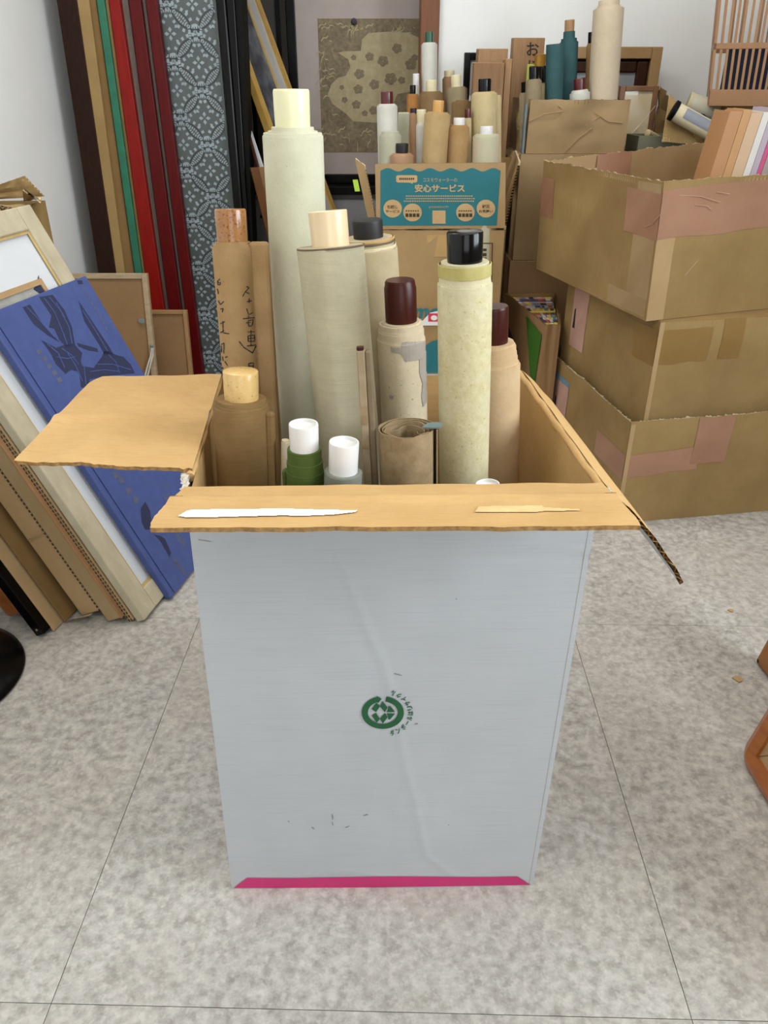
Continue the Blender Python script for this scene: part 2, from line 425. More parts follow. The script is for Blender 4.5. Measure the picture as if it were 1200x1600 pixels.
# left flap folded out flat
g0, g1 = PZ(22, 722, .652), PZ(148, 591, .660)
mb = MB()
def lfd(u, v): return .0035 * math.exp(-((v - .45 - .06 * u) / .04) ** 2) + .002 * noise.noise((u * 4, v * 4, 9))
def rl(u, v):
    e = .06 * max(0, (v - .90) / .10) ** 2
    return (lerp(e, 1, u), v)
board(mb, g0, lerp(LF, LB, .115) + V((.003, 0, .003)), LB + V((.003, 0, .003)), g1, T * .7, 40, 40, lfd, (.012, 0, 0, 0), (2, 0, 2, 2), rnd=rl)
LFLAP = mb.bvh(); mb.build('flap', [KR, WHT, EDGE], BX, smooth=40)
# right flap hanging down outside, and the one at the back
hang = PY(1065, 912, .70) - RF
mb = MB()
def rfd(u, v): return .006 * math.sin(v * 3.1) + .0025 * noise.noise((u * 4, v * 4, 3))
board(mb, RF + hang, RB + hang * .96, RB + V((0, 0, .002)), RF + V((0, 0, .002)), T * .8, 26, 40, rfd, (0, 0, 0, .02), (2, 1, 0, 1))
RFLAP = mb.bvh(); mb.build('flap', [KR, WHT, EDGE], BX, smooth=40)
mb = MB(); hb = V((0, .055, -.165))
board(mb, RB + hb, LB + hb, LB, RB, T * .8, 10, 10, None, flute=(1, 1, 0, 1)); mb.build('flap', [KR, WHT, EDGE], BX, smooth=40)
# print and marks on the front
mb = MB(); prev = None
for k in range(61):
    t = k / 60; xt, xb_ = lerp(386, 808, t), lerp(365, 829, t)
    yt_ = lerp(1371, 1368.5, t) + .8 * math.sin(t * 9); yb__ = lerp(1387, 1382, t) + 1.2 * math.sin(t * 3.14)
    q = (hit(FRONT, xt, yt_, .0007), hit(FRONT, xb_, yb__, .0007))
    if None in q: continue
    if prev: mb.quad(prev[1], q[1], q[0], prev[0])
    prev = q
mb.build('pink_stripe', PINK, BX)['label'] = 'bright pink printed stripe'
def K8(x, y): return (540 + x * .116667, 1050 + y * .116667)
mb = MB()
ring_o, ring_i = [], []
for k in range(61):
    a = R(88 - 8) - R(332) * k / 60             # clockwise from just right of the top
    for lst, rx, ry in ((ring_o, 283, 218), (ring_i, 200, 150)):
        lst.append(K8(497 + rx * math.cos(a), 536 - ry * math.sin(a)))
bvq = FRONT
for k in range(60):
    q = [hit(bvq, *p, .0011) for p in (ring_o[k], ring_o[k + 1], ring_i[k + 1], ring_i[k])]
    if None not in q: mb.quad(*q)
def lp(pts):
    q = [hit(bvq, *K8(*p), .0011) for p in pts]
    if None not in q: mb.poly(q)
lp([(412, 312), (484, 352), (432, 412), (420, 380)])
lp([(412, 402), (460, 450), (408, 530), (346, 490)]); lp([(492, 382), (562, 466), (524, 532), (458, 452)])
lp([(405, 535), (460, 622), (415, 672), (348, 576)]); lp([(524, 540), (564, 596), (498, 684), (458, 620)])
lp([(572, 446), (600, 452), (662, 528), (548, 530), (566, 500)]); lp([(548, 546), (662, 548), (596, 628), (570, 626), (568, 584)])
mb.build('recycling_mark', GREEN, BX)['label'] = 'green recycling ring mark'
mb = MB(); TX = 'ダンボールはリサイクル'
for k, ch in enumerate(TX):
    t = k / (len(TX) - 1); a = R(-70 + 138 * t); cx, cy = K8(497 + 372 * math.cos(a), 540 - 285 * math.sin(a))
    ca, sa = math.cos(a + R(90)), math.sin(a + R(90)); wd, ht = 6.6, 8.6
    if ch == 'ー': ht = 1.6
    def fn(u, v, cx=cx, cy=cy, ca=ca, sa=sa, wd=wd, ht=ht):
        x = (u - .5) * wd; y = (v - .5) * ht
        q = hit(bvq, cx + x * ca - y * sa, cy - (x * sa + y * ca), .0011)
        return q
    put_text(mb, ch, fn, .035)
mb.build('lettering', GREEN, BX)['label'] = 'small green curved lettering beside the ring mark'
mb = MB()
for pts, wd in (([(519, 1272), (520, 1280)], 1.5), ([(519, 1284), (520, 1289)], 1.3), ([(568, 1274), (575, 1272)], 1.5), ([(540, 1293), (546, 1290)], 1), ([(487, 1292), (491, 1295)], 1), ([(616, 1052), (628, 1055)], 1.2), ([(648, 1131), (653, 1130)], 1.8), ([(700, 1288), (702, 1289)], 1), ([(310, 843), (330, 846)], 1), ([(450, 1282), (452, 1284)], 1.2), ([(712, 935), (714, 936)], 1.3)):
    ink_stroke(mb, FRONT, pts, wd)
mb.build('scuff_marks', mat('scuff', '#77716c', '#8d8781', 60, .8), BX)
mb = MB(); patch(mb, FFLAP, [(278, 808), (292, 800), (300, 798), (445, 796.5), (500, 798), (559, 799), (555, 802), (520, 806), (468, 808), (445, 807), (330, 810), (290, 810)], .8, .0012)
mb.build('torn_paper', TEARW, BX)['label'] = 'strip of torn white paper'
mb = MB(); patch(mb, FFLAP, [(742, 801), (748, 792.5), (846, 791), (850, 794), (905, 797), (906, 799), (850, 800), (840, 801)], .8, .0009)
mb.build('tape_residue', TAPEB, BX)['label'] = 'pale peeled tape mark'
# rounded folds along the top of the side walls, torn paper at the two front corners
for a, b in ((lerp(LF, LB, .10), LB), (RF, RB)):
    mb = MB(); mb.tube([lerp(a, b, k / 14) + V((.001 * math.sin(k * 1.7), 0, .0008 * math.sin(k * 2.3) - .0025)) for k in range(15)], .0055, 10); mb.build('fold', KR, BX, smooth=60)
for nm, a, b, wd in (('torn_corner', PY(289, 738, .735), PY(290, 771, .690), .007), ('torn_corner', PY(931, 757, .700), PY(948, 765, .690), .010), ('torn_edge', PY(945, 765, .690), PY(984, 812, .615), .006)):
    mb = MB()
    for lay in range(2):
        def tf_(u_, v_, lay=lay): return lerp(a, b, v_) + RT * (wd * (u_ - .5) * (1 + .5 * noise.noise((v_ * 6, lay, 3)))) + V((.004 * noise.noise((v_ * 9, u_ * 2, lay)), -.002 * lay + .004 * noise.noise((v_ * 7, u_ * 3, lay + 4)), .003 * noise.noise((u_ * 5, v_ * 8, 7 + lay))))
        mb.grid(tf_, 5, 14)
    mb.build(nm, mat('torn_liner', '#cfc8bd', '#a89e90', 260, .85), BX, smooth=50)

# ------------------------------------------------------------------ scrolls
def frame_of(ax):
    ax = ax.normalized(); ex = (RT - ax * RT.dot(ax)).normalized(); ey = ax.cross(ex); return ax, ex, ey     # ey points away from the viewer
def axis_t(A, ax, ypx):                              # distance along the axis where it shows at row ypx
    lo, hi = -0.5, 1.2
    for _ in range(50):
        m = (lo + hi) / 2
        if pj(A + ax * m)[1] > ypx: lo = m
        else: hi = m
    return (lo + hi) / 2
def scroll(name, label, top, low, Yt, Yl, wpx, body, cap=None, capm=None, zb=0.009, group='hanging scrolls in the white carton', seam=-60, steps=((.97, 0.0),), cat='scroll', seam_t=.045, n=44, chamfer=.003, wob=.0006, flare=0, shape='flat', capw0=None, endm=None, depth=None, knob_name='roller_knob', stave=None, bands=()):
    A = PY(top[0], top[1], Yt); B = PY(low[0], low[1], Yl); ax, ex, ey = frame_of(A - B)
    r = wpx / FPX * dep(A) / 2
    if depth: Bt = A - ax * depth
    else: Bt = A + ax * ((zb + r * math.hypot(ax.x, ax.y) - A.z) / ax.z)
    o = thing(name, label, cat, Bt, group); H = (A - Bt).length
    mb = MB(); rings = []
    prof = [(.985, 0.0), (1, .002)] + [(1, H * k / 10) for k in range(1, 10)] + [(1, H - .0015), (.995, H)]
    for f, dz in steps: prof += [(f, prof[-1][1]), (f - .012, H + dz)]
    for j, (f, h) in enumerate(prof):
        ring = []
        for k in range(n):
            a = 2 * math.pi * k / n; fr = ((a - R(seam)) / (2 * math.pi)) % 1
            rr = r * f * (1 - seam_t * (1 - fr) * (1 if fr else 0)) + wob * noise.noise((math.cos(a) * 1.2, math.sin(a) * 1.2, h * 9 + top[0]))
            if flare: rr *= 1 + flare * (1 - h / H) ** 8
            ring.append(Bt + ax * h + (ex * math.cos(a) + ey * math.sin(a)) * rr)
        rings.append(ring)
    mb.rings(rings); ro = mb.build('paper_roll', body, o, smooth=40); bv = mb.bvh()
    hend = prof[-1][1]
    for dz, hh, rf, bm in bands:
        MB().lathe(Bt + ax * (H + dz - hh), ax, [(r * rf * .97, 0), (r * rf, .0004), (r * rf, hh - .0004), (r * rf * .97, hh)], 44, 0, False, False).build('paper_band', bm, o, smooth=40)
    if cap:
        cw, ctop = cap; tt = axis_t(A, ax, ctop); rc = cw / FPX * dep(A + ax * tt * .5) / 2
        c0 = Bt + ax * (hend - .012); hc = H + tt - hend + .012; ch = min(chamfer, rc * .4)
        if shape == 'taper': pf = [(rc * .97, 0), (rc, hc * .3), (rc, hc - ch * 2.2), (rc * .95, hc - ch * 1.6), (rc * .93, hc - ch * .5), (rc * .86, hc), (rc * .2, hc)]
        elif shape == 'hollow': pf = [(rc * .97, 0), (rc, hc - ch), (rc * .97, hc), (rc * .88, hc), (rc * .85, hc - .003), (rc * .1, hc - .004)]
        else: pf = [(rc * .97, 0), (rc, hc * .5), (rc * 1.01, hc - ch), (rc * .985, hc - ch * .35), (rc * .95, hc), (rc * .3, hc + .0003)]
        m2 = MB(); m2.lathe(c0, ax, pf, 36); m2.build(knob_name, capm, o, smooth=35)
    if stave:                                        # the flat wrapped slat along the free edge: (angle, width, thickness, drop, mat)
        an, sw, stt, dz, sm = stave
        if an == 'side':
            m2 = MB(); m2.slab(Bt + ex * (r * .78) - ey * (r * .42), ex * sw, ey * stt, ax * (H - dz)); m2.build('edge_slat', sm, o, bevel=.004)
            return o, bv, (A, Bt, ax, ex, ey, r, H)
        e = ex * math.cos(R(an)) + ey * math.sin(R(an)); tg = -ex * math.sin(R(an)) + ey * math.cos(R(an))
        m2 = MB(); m2.slab(Bt + e * (r * .93) - tg * sw / 2, tg * sw, e * stt, ax * (H - dz)); m2.build('edge_slat', sm, o, bevel=.0025)
    return o, bv, (A, Bt, ax, ex, ey, r, H)

def paper(name, a, b, **k): return mat(name, a, b, k.pop('scale', 24), k.pop('rough', .78), bump=k.pop('bump', .2), bscale=k.pop('bscale', 240), spec=.25, **k)
P_CREAM = paper('cream_silk', '#cfcbb4', '#c2bea4', c3=('#b9b79c', 9, .5), spots=('#8f8b74', 420, .71))
P_TAN = paper('tan_paper', '#a98a62', '#9a7b52', c3=('#8d6f48', 7, .5), spots=('#7d603c', 380, .70))
P_GREY = paper('grey_beige_silk', '#b5ab90', '#a89f86', streak=('#9a9178', (2, 2, 60), 10, .4), spots=('#7e775f', 300, .75))
P_BRN = paper('brown_silk', '#876b44', '#7a5f3a', streak=('#6c5432', (2, 2, 60), 10, .4))
P_GRN = paper('green_silk', '#55672f', '#485a27', streak=('#3a4a1e', (2, 2, 40), 14, .6))
P_SLATE = paper('slate_silk', '#84857a', '#77796f', streak=('#696b62', (2, 2, 60), 10, .5))
P_WORN = paper('worn_beige_paper', '#d0c1a6', '#c0b094', c3=('#b3a285', 14, .6), spots=('#82765f', 260, .68))
P_YEL = paper('yellow_mottled_paper', '#cdc3a0', '#bdb288', scale=110, c3=('#c9c3a8', 8, .7), spots=('#a89a58', 330, .66))
P_PEACH = paper('peach_paper', '#c9ad88', '#bb9e78', c3=('#b1936c', 9, .4))
P_OLD = paper('old_brown_paper', '#a08a6c', '#86704f', scale=60, c3=('#7f694c', 22, .6))
P_BEIG = paper('beige_faded', '#bfae8e', '#b09f7e', c3=('#a39270', 9, .5))
IVORY = mat('ivory', '#e8e3bd', '#e2dcb2', 6, .32, (1, 1, 1), coat=.2)
IVORYP = mat('pink_ivory', '#e3cba6', '#dcc29b', 6, .3, (20, 20, 1), coat=.2)
WCAP = mat('white_cap', '#dddbd9', '#d6d4d2', 6, .3, coat=.2)
BURL = mat('speckled_brown', '#a5713a', '#8d5a29', 40, .3, coat=.4, spots=('#4e2c12', 420, .58))
BURLY = mat('speckled_yellow', '#d8b67a', '#c9a362', 60, .35, coat=.2, spots=('#5e3c14', 420, .66))
ROSE = mat('rosewood_cap', '#43190f', '#33110b', 20, .32, (60, 60, 2), spec=.25)
EBON = mat('ebony_cap', '#0b0908', '#060505', 20, .16, (30, 30, 2), spec=.3)
DKB = mat('dark_brown_cap', '#191312', '#0f0b0b', 30, .55, (30, 30, 2))
RIB = mat('cream_paper_end', '#d5caa8', '#c9bd98', 60, .8)

S_TOP2 = ((.93, .003), (.86, .007), (.80, .008))
scroll('hanging_scroll', 'tallest pale cream scroll with an ivory knob', (458, 212), (478, 640), .98, .98, 98, P_CREAM, (56, 139), IVORY, steps=((.97, .003), (.82, .005), (.70, .009)), seam=-20)
oB, bvB, gB = scroll('hanging_scroll', 'tan scroll with handwritten brush characters and a speckled brown knob', (364, 386), (380, 600), .940, .920, 66, P_TAN, (48, 326), BURL, steps=((.93, .003), (.86, .006)), seam=-35, stave=('side', .0235, .014, -.006, P_TAN))
scroll('hanging_scroll', 'thick grey-beige scroll with a tilted pinkish ivory knob', (517, 386), (541, 640), .888, .868, 107, P_GREY, (60, 329), IVORYP, steps=((.985, .001),), seam=-95, chamfer=.001, bands=((.0012, .0022, .998, mat('brown_edge', '#6b5a44', '#5c4c38', 30, .8)),))
scroll('hanging_scroll', 'brown scroll with a speckled yellow knob by the left carton wall', (378, 632), (383, 752), .818, .811, 91, P_BRN, (54, 579), BURLY, steps=((.95, .003), (.88, .007)), seam=-30, chamfer=.0012, stave=('side', .0125, .010, .004, P_BRN))
oE, bvE, gE = scroll('hanging_scroll', 'dark green scroll with a white knob', (477, 735), (478, 760), .752, .752, 60, P_GRN, (46, 662), WCAP, steps=((.98, .001), (.96, .012), (.93, .0122), (.90, .026), (.78, .0262)), seam=-150, shape='hollow', chamfer=.0015, stave=(172, .010, .006, 0, P_GRN))
scroll('hanging_scroll', 'slate grey scroll with a leaning white knob', (536, 737), (535, 764), .738, .738, 60, P_SLATE, (47, 690), WCAP, steps=((.96, .001),), seam=20, shape='hollow', chamfer=.0015)
scroll('hanging_scroll', 'faded beige scroll with dark knob half hidden behind the grey-beige scroll', (577, 388), (590, 560), 1.0, 1.0, 92, P_BEIG, (47, 343), DKB, steps=((.94, .002), (.90, .008), (.86, .013)), seam=-30, n=44, bands=((.0045, .004, .925, RIB), (.0095, .0025, .90, mat('brown_edge', '#6b5a44', '#5c4c38', 30, .8)), (.013, .003, .88, mat('tan_edge', '#c09a62', '#b48e56', 30, .8))))
oI, bvI, gI = scroll('hanging_scroll', 'torn worn scroll with a dark rosewood knob and bare grey patches', (628, 528), (632, 640), .93, .93, 78, P_WORN, (50, 437), ROSE, steps=((.975, .002), (.96, .010), (.93, .013), (.90, .019), (.80, .021)), seam=-20, shape='taper', chamfer=.004, wob=.0012)
scroll('hanging_scroll', 'pale yellow mottled scroll with a glossy black knob', (726, 442), (724, 750), .822, .822, 87, P_YEL, (56, 361), EBON, bands=((.0205, .013, .952, paper('dark_yellow_paper', '#b3a766', '#a39756', c3=('#c3b884', 30, .6))),), steps=((.955, .003), (.94, .014), (.92, .018), (.87, .022)), seam=-5, chamfer=.0012)
scroll('hanging_scroll', 'peach paper scroll with dark knob beside the right carton wall', (772, 566), (772, 740), .935, .935, 82, P_PEACH, (44, 478), ROSE, steps=((.92, .003), (.90, .010), (.87, .016), (.84, .023), (.78, .026)), seam=-10)
scroll('hanging_scroll', 'short scroll with white knob barely showing over the front flap', (762, 782), (762, 800), .727, .727, 52, P_SLATE, (38, 756), WCAP, steps=((.97, .002),), shape='hollow', chamfer=.002)
scroll('hanging_scroll', 'thin ragged beige scroll wedged behind the green scroll', (446, 690), (446, 740), .80, .80, 14, P_WORN, None, None, steps=((.9, .002),), n=20)
# handwriting
mb = MB()
def C3(p): return (320 + p[0] * .2375, 400 + p[1] * .2375)
for pts in ([(272, 200), (290, 208), (262, 240), (248, 266)], [(266, 236), (292, 248)], [(290, 278), (290, 308)], [(276, 300), (306, 295)], [(274, 345), (288, 386), (316, 372)],
            [(250, 412), (326, 405)], [(284, 392), (290, 410)], [(285, 425), (316, 420), (310, 456)], [(285, 425), (287, 462), (310, 458)], [(270, 440), (300, 436)],
            [(280, 500), (326, 497)], [(302, 488), (302, 592)], [(282, 526), (325, 520), (326, 560), (286, 562), (282, 526)], [(284, 543), (325, 540)], [(278, 592), (336, 584)],
            [(225, 560), (256, 600), (311, 636)], [(336, 590), (311, 640)], [(290, 706), (320, 703), (316, 742)], [(288, 706), (290, 742)], [(290, 724), (318, 722)],
            [(100, 150), (86, 165), (88, 188), (101, 190), (106, 174), (89, 174)], [(84, 215), (92, 250)], [(90, 292), (104, 320), (126, 298)], [(104, 350), (122, 345), (116, 370)],
            [(104, 446), (134, 432)], [(120, 428), (122, 505)], [(104, 505), (128, 490)], [(122, 505), (162, 512)], [(110, 582), (128, 572), (126, 642)], [(110, 590), (112, 634)],
            [(118, 660), (122, 690)], [(134, 668), (152, 660)], [(132, 690), (152, 722)], [(112, 716), (122, 744)]):
    ink_stroke(mb, bvB, [C3(p) for p in pts], 1.5, 1.5, .0005)
mb.build('brush_writing', INK, oB)['label'] = 'faint black brush characters'
mb = MB()
def C4(p): return (530 + p[0] * .28125, 330 + p[1] * .28125)
for poly in ([(285, 755), (345, 760), (350, 728), (480, 722), (505, 770), (495, 830), (440, 825), (370, 835), (345, 790), (290, 780)],
             [(445, 820), (498, 825), (498, 900), (492, 1040), (465, 1090), (455, 1030), (462, 960), (445, 900)], [(278, 1022), (302, 1025), (300, 1045), (282, 1040)]):
    mb = MB(); patch(mb, bvI, [C4(p) for p in poly], 1.0, .0007)
    mb.build('bare_patch', mat('bare_grey', '#a0968a', '#938a7e', 50, .7), oI)['label'] = 'bare grey patch where paper tore off'
# roll of old paper with no knob: spiral of sheets open at the top
Aj = PY(636, 668, .776); rj = 96 / FPX * dep(Aj) / 2; axj = V((-.03, .05, 1)).normalized()
oJ = thing('paper_roll', 'coreless old brown paper roll, its spiral open at the top', 'scroll', (Aj - axj * ((Aj.z - .016) / axj.z)), 'hanging scrolls in the white carton')
Bj = wloc(oJ); Hj = (Aj - Bj).length; axj, exj, eyj = frame_of(axj); mb = MB(); prev = None; NS = 150
for k in range(NS + 1):
    t = k / NS; a = -R(20) + t * 2 * math.pi * 4.3; rr = rj * (1 - .50 * t) + (.0035 * math.sin(a * 3.1 + 2) + .003 * math.sin(a * 5.3)) * max(0, t - .35) * 1.6
    e = exj * math.cos(a) + eyj * math.sin(a); top = Hj + .003 * noise.noise((t * 30, 2, 1)) - .010 * t * t
    ring = [Bj + e * rr, Bj + e * rr + axj * top, Bj + e * (rr - .0011) + axj * top, Bj + e * (rr - .0011)]
    i = mb.add(ring)
    if prev is not None:
        for q in range(3): mb.face((prev + q, i + q, i + q + 1, prev + q + 1))
    prev = i
mb.build('paper_sheet', P_OLD, oJ, smooth=50)
mb = MB(); mb.lathe(Bj, axj, [(rj * .40, 0), (rj * .40, Hj - .03), (rj * .1, Hj - .03)], 20); mb.build('core', ROSE, oJ, smooth=40)
mb = MB(); c = Bj + axj * (Hj + .002) + exj * rj * .95 - eyj * rj * .1
mb.prism([c + exj * x + eyj * y for x, y in ((-.016, -.006), (-.009, .007), (.002, .009), (.007, .003), (.004, -.008), (-.006, -.008))], axj * .0015); mb.build('lining_scrap', mat('teal_grey_paper', '#6d7c78', '#627170', 30, .8), oJ)['label'] = 'grey-teal scrap of lining'
# worn flat stave
Ag = PY(566, 548, .782); Bg0 = PY(577, 740, .772); axg, exg, eyg = frame_of(Ag - Bg0); Hg = (Ag.z - .009) / axg.z; Bg = Ag - axg * Hg
oG = thing('wooden_stave', 'narrow worn wooden stave with peeling paper between two scrolls', 'stave', Bg)
sw = 19 / FPX * dep(Ag); MB().slab(Bg - exg * sw * .5, exg * sw * .7, eyg * .010, axg * Hg).build('slat', paper('stave_paper', '#a19075', '#8f7e63', c3=('#77674f', 30, .5)), oG, bevel=.0015)
MB().slab(Bg + exg * sw * .2, exg * sw * .55, eyg * .013, axg * (Hg - .001)).build('paper_wrap', paper('grey_brown_wrap', '#7d6d57', '#6e5f4a'), oG, bevel=.002)
MB().slab(Bg - exg * sw * .47 + axg * (Hg + .0003), exg * sw * .6, eyg * .008, axg * .0035).build('wood_end', ROSE, oG, bevel=.0008)
mb = MB()
for h, hh in ((.06, .02), (.10, .008), (.15, .03)): MB().slab(Bg - exg * sw * .49 - eyg * .0006 + axg * (Hg - h - hh), exg * sw * .62, eyg * .0006, axg * hh).build('bare_patch', P_OLD, oG)

# ------------------------------------------------------------------ leaning stack at the left wall
def leaner(yaw, phi):
    d = V((math.sin(R(yaw)), math.cos(R(yaw)), 0)); n = V((-d.y, d.x, 0))
    u = n * math.sin(R(phi)) + V((0, 0, 1)) * math.cos(R(phi)); m = n * math.cos(R(phi)) - V((0, 0, 1)) * math.sin(R(phi))
    return d, u, m                                    # along the floor, up the lean, into the stack (to the left)
WOODW = mat('whitewashed_wood', '#c3b79d', '#b1a58b', 10, .6, (3, 3, 1), c3=('#9e927b', 14, .3), spec=.3)
MATW = mat('white_mount', '#cfd1d4', '#c8cacd', 4, .8, spec=.2)
GOLDL = mat('gilt_line', '#cdb178', '#b99a5e', 20, .45)
BLUE = mat('blue_cloth', '#47558b', '#404e82', 30, .55, bump=.12, bscale=500, spec=.4)
BLUED = flat('dark_blue_print', '#252b4a', .6)
GREYP = mat('grey_title_print', '#5b5f74', '#4d5168', 60, .7)
PHI = 25.7
d, u, m = leaner(12, PHI); nL = V((-d.y, d.x, 0))
tf = .022; P0 = PZ(227, 969, tf * math.sin(R(PHI))); Wf, Hf = .424, .848
fr = thing('framed_picture', 'whitewashed wooden picture frame leaning behind the blue book', 'picture frame', P0)
fwid = .050
def bar(o, name, p, a, b, c, mt, bv=.003): return MB().slab(p, a, b, c).build(name, mt, o, bevel=bv)
bar(fr, 'frame_bar', P0, u * Hf, d * fwid, m * tf, WOODW); bar(fr, 'frame_bar', P0 + d * (Wf - fwid), u * Hf, d * fwid, m * tf, WOODW)
bar(fr, 'frame_bar', P0 + d * fwid, u * fwid, d * (Wf - 2 * fwid), m * tf, WOODW); bar(fr, 'frame_bar', P0 + d * fwid + u * (Hf - fwid), u * fwid, d * (Wf - 2 * fwid), m * tf, WOODW)
def rim(o, name, p, du, dv, w, h, wd, t, mt, off):     # rectangular band lying on plane
    mb = MB(); nrm = du.cross(dv).normalized()
    if nrm.dot(EYE - p) < 0: nrm = -nrm
    q = p + nrm * off
    for pp, a, b in ((q, du * w, dv * wd), (q + dv * (h - wd), du * w, dv * wd), (q + dv * wd, du * wd, dv * (h - 2 * wd)), (q + du * (w - wd) + dv * wd, du * wd, dv * (h - 2 * wd))): mb.slab(pp, a, b, nrm * t)
    return mb.build(name, mt, o)
q = P0 + d * fwid + u * fwid
rim(fr, 'gilt_slip', q, d, u, Wf - 2 * fwid, Hf - 2 * fwid, .006, .002, GOLDL, -.007)
MB().slab(q + m * .010, d * (Wf - 2 * fwid), u * (Hf - 2 * fwid), m * .006).build('mount', MATW, fr)
# small print inside the mount, with its own thin wooden slip
q2 = P0 + d * .125 + u * .30
rim(fr, 'slip', q2, d, u, .20, .40, .012, .004, mat('slip_wood', '#b4946a', '#a2835b', 10, .6), -.0095)
MB().slab(q2 + m * .0088, d * .20, u * .40, m * .001).build('print', mat('grey_print', '#a9a79f', '#95938b', 18, .8, spots=('#dcdad4', 60, .66)), fr)
mb = MB(); pm = q2 + m * .0085; 
for poly in ([(52, 452), (60, 438), (66, 446), (72, 455), (64, 460)], [(56, 446), (60, 430), (63, 445)]): plane_poly(mb, poly, pm, m, .0008)
mb.build('print_motif', BLUED, fr)
# blue book
db, ub, mbk = leaner(12, PHI)
tb = .016; Bp = PZ(268, 935, tb * math.sin(R(PHI))); Wb, Hb = .356, .680
bk = thing('art_book', 'large blue clothbound book with dark printed motif leaning on the frames', 'book', Bp)
MB().slab(Bp + db * .020, db * (Wb - .020), ub * Hb, mbk * .004).build('front_cover', BLUE, bk, bevel=.0012)
MB().slab(Bp + db * .016 + mbk * .0035, db * (.007), ub * Hb, mbk * .004).build('hinge_groove', flat('groove_blue', '#1d2a6b', .6), bk)
MB().slab(Bp - mbk * .001, db * .017, ub * Hb, mbk * (tb + .001)).build('spine', BLUE, bk, bevel=.003)
MB().slab(Bp + mbk * (tb - .004) + db * .016, db * (Wb - .016), ub * Hb, mbk * .004).build('back_cover', BLUE, bk, bevel=.0012)
MB().slab(Bp + mbk * .0045 + db * .014 + ub * .004, db * (Wb - .018), ub * (Hb - .008), mbk * (tb - .009)).build('page_block', mat('page_edges', '#d8d3c6', '#c9c3b4', 80, .8, (1, 1, 30)), bk)
def A2(p): return (p[0] * .29167, 260 + p[1] * .29167)
def A3(p): return (p[0] * .28333, 600 + p[1] * .28333)
mb = MB(); mb.slab(Bp + db * .020, db * (Wb - .020), ub * Hb, mbk * .004); BVBK = mb.bvh(); mb = MB()
def bpoly(poly): plane_poly(mb, poly, Bp, mbk, .0004)
for poly in ([(120, 755), (160, 740), (200, 800), (235, 855), (320, 942), (255, 905), (180, 845)], [(210, 700), (282, 688), (345, 770), (385, 860), (402, 962), (350, 962), (318, 930), (290, 870), (262, 862), (275, 800)],
             [(220, 930), (300, 972), (350, 955), (402, 958), (440, 1000), (432, 1040), (440, 1070), (500, 1080), (545, 1020), (560, 985), (620, 1010), (660, 1020), (700, 1062), (722, 1108), (600, 1120), (480, 1140), (470, 1200), (432, 1180), (424, 1100), (380, 1090), (350, 1112), (300, 1060), (270, 1000)],
             [(420, 720), (470, 795), (530, 885), (580, 960), (610, 1010), (560, 1012), (530, 955), (452, 830)], [(410, 945), (520, 975), (525, 995), (470, 985), (420, 965)], [(412, 610), (440, 612), (444, 630), (420, 632)]):
    mb = MB(); bpoly([A2(p) for p in poly]); mb.build('cover_motif', BLUED, bk)
for poly in ([(775, 690), (800, 648), (828, 700), (838, 800), (800, 805), (780, 760)], [(848, 830), (885, 838), (910, 855), (942, 930), (935, 955), (905, 905), (885, 868)]):
    mb = MB(); bpoly([A3(p) for p in poly]); mb.build('cover_motif', BLUED, bk)
mb = MB()
for pts in ([(140, 752), (200, 815), (290, 915)], [(235, 705), (290, 780), (340, 900), (360, 955)], [(262, 700), (320, 770), (368, 860), (385, 950)], [(250, 950), (310, 1000), (345, 1080)], [(330, 975), (380, 1010), (420, 1060)], [(360, 1000), (400, 1060), (440, 1150)], [(440, 770), (510, 880), (575, 990)], [(520, 1060), (600, 1060), (700, 1090)], [(580, 1010), (620, 1050), (640, 1110)], [(480, 1100), (560, 1090), (640, 1100)], [(300, 730), (345, 810)], [(300, 1020), (360, 1030), (400, 1020)], [(440, 1020), (450, 1080), (460, 1170)]):
    ink_stroke(mb, BVBK, [A2(p) for p in pts], 1.3, 2, .0009)
x = mb.build('motif_lines', BLUE, bk); x['kind'] = 'stuff'
mb = MB()
for i in range(5):
    x, y = lerp(190, 300, i / 4), lerp(985, 1135, i / 4)
    patch(mb, BVBK, [A2((x, y)), A2((x + 26, y - 8)), A2((x + 36, y + 18)), A2((x + 12, y + 24))], 1.6, .0004)
for i, (x, y) in enumerate(((635, 500), (665, 530), (705, 590), (745, 640))):
    patch(mb, BVBK, [A3((x - 14, y - 16)), A3((x + 14, y - 18)), A3((x + 22, y + 16)), A3((x - 4, y + 20))], 1.6, .0004)
for i in range(9):
    x, y = lerp(440, 565, i / 8), lerp(650, 860, i / 8)
    patch(mb, BVBK, [A2((x, y)), A2((x + 9, y - 3)), A2((x + 13, y + 14)), A2((x + 4, y + 17))], 1.5, .0004)
for i in range(14):
    x, y = random.uniform(760, 930), random.uniform(510, 640)
    if x - 760 > (y - 480) * .9: ink_stroke(mb, BVBK, [A3((x, y)), A3((x + 18, y + 30))], 1.6, off=.0004)
for i in range(5): ink_stroke(mb, BVBK, [A3((952 + i * 12, 960 + i * 17)), A3((975 + i * 12, 985 + i * 17))], 4, off=.0004)
for i in range(4): ink_stroke(mb, BVBK, [A3((965 + i * 14, 815 + i * 10)), A3((985 + i * 12, 870 + i * 8))], 1.8, off=.0004)
x = mb.build('cover_title', GREYP, bk); x['label'] = 'small grey title marks'; x['kind'] = 'stuff'
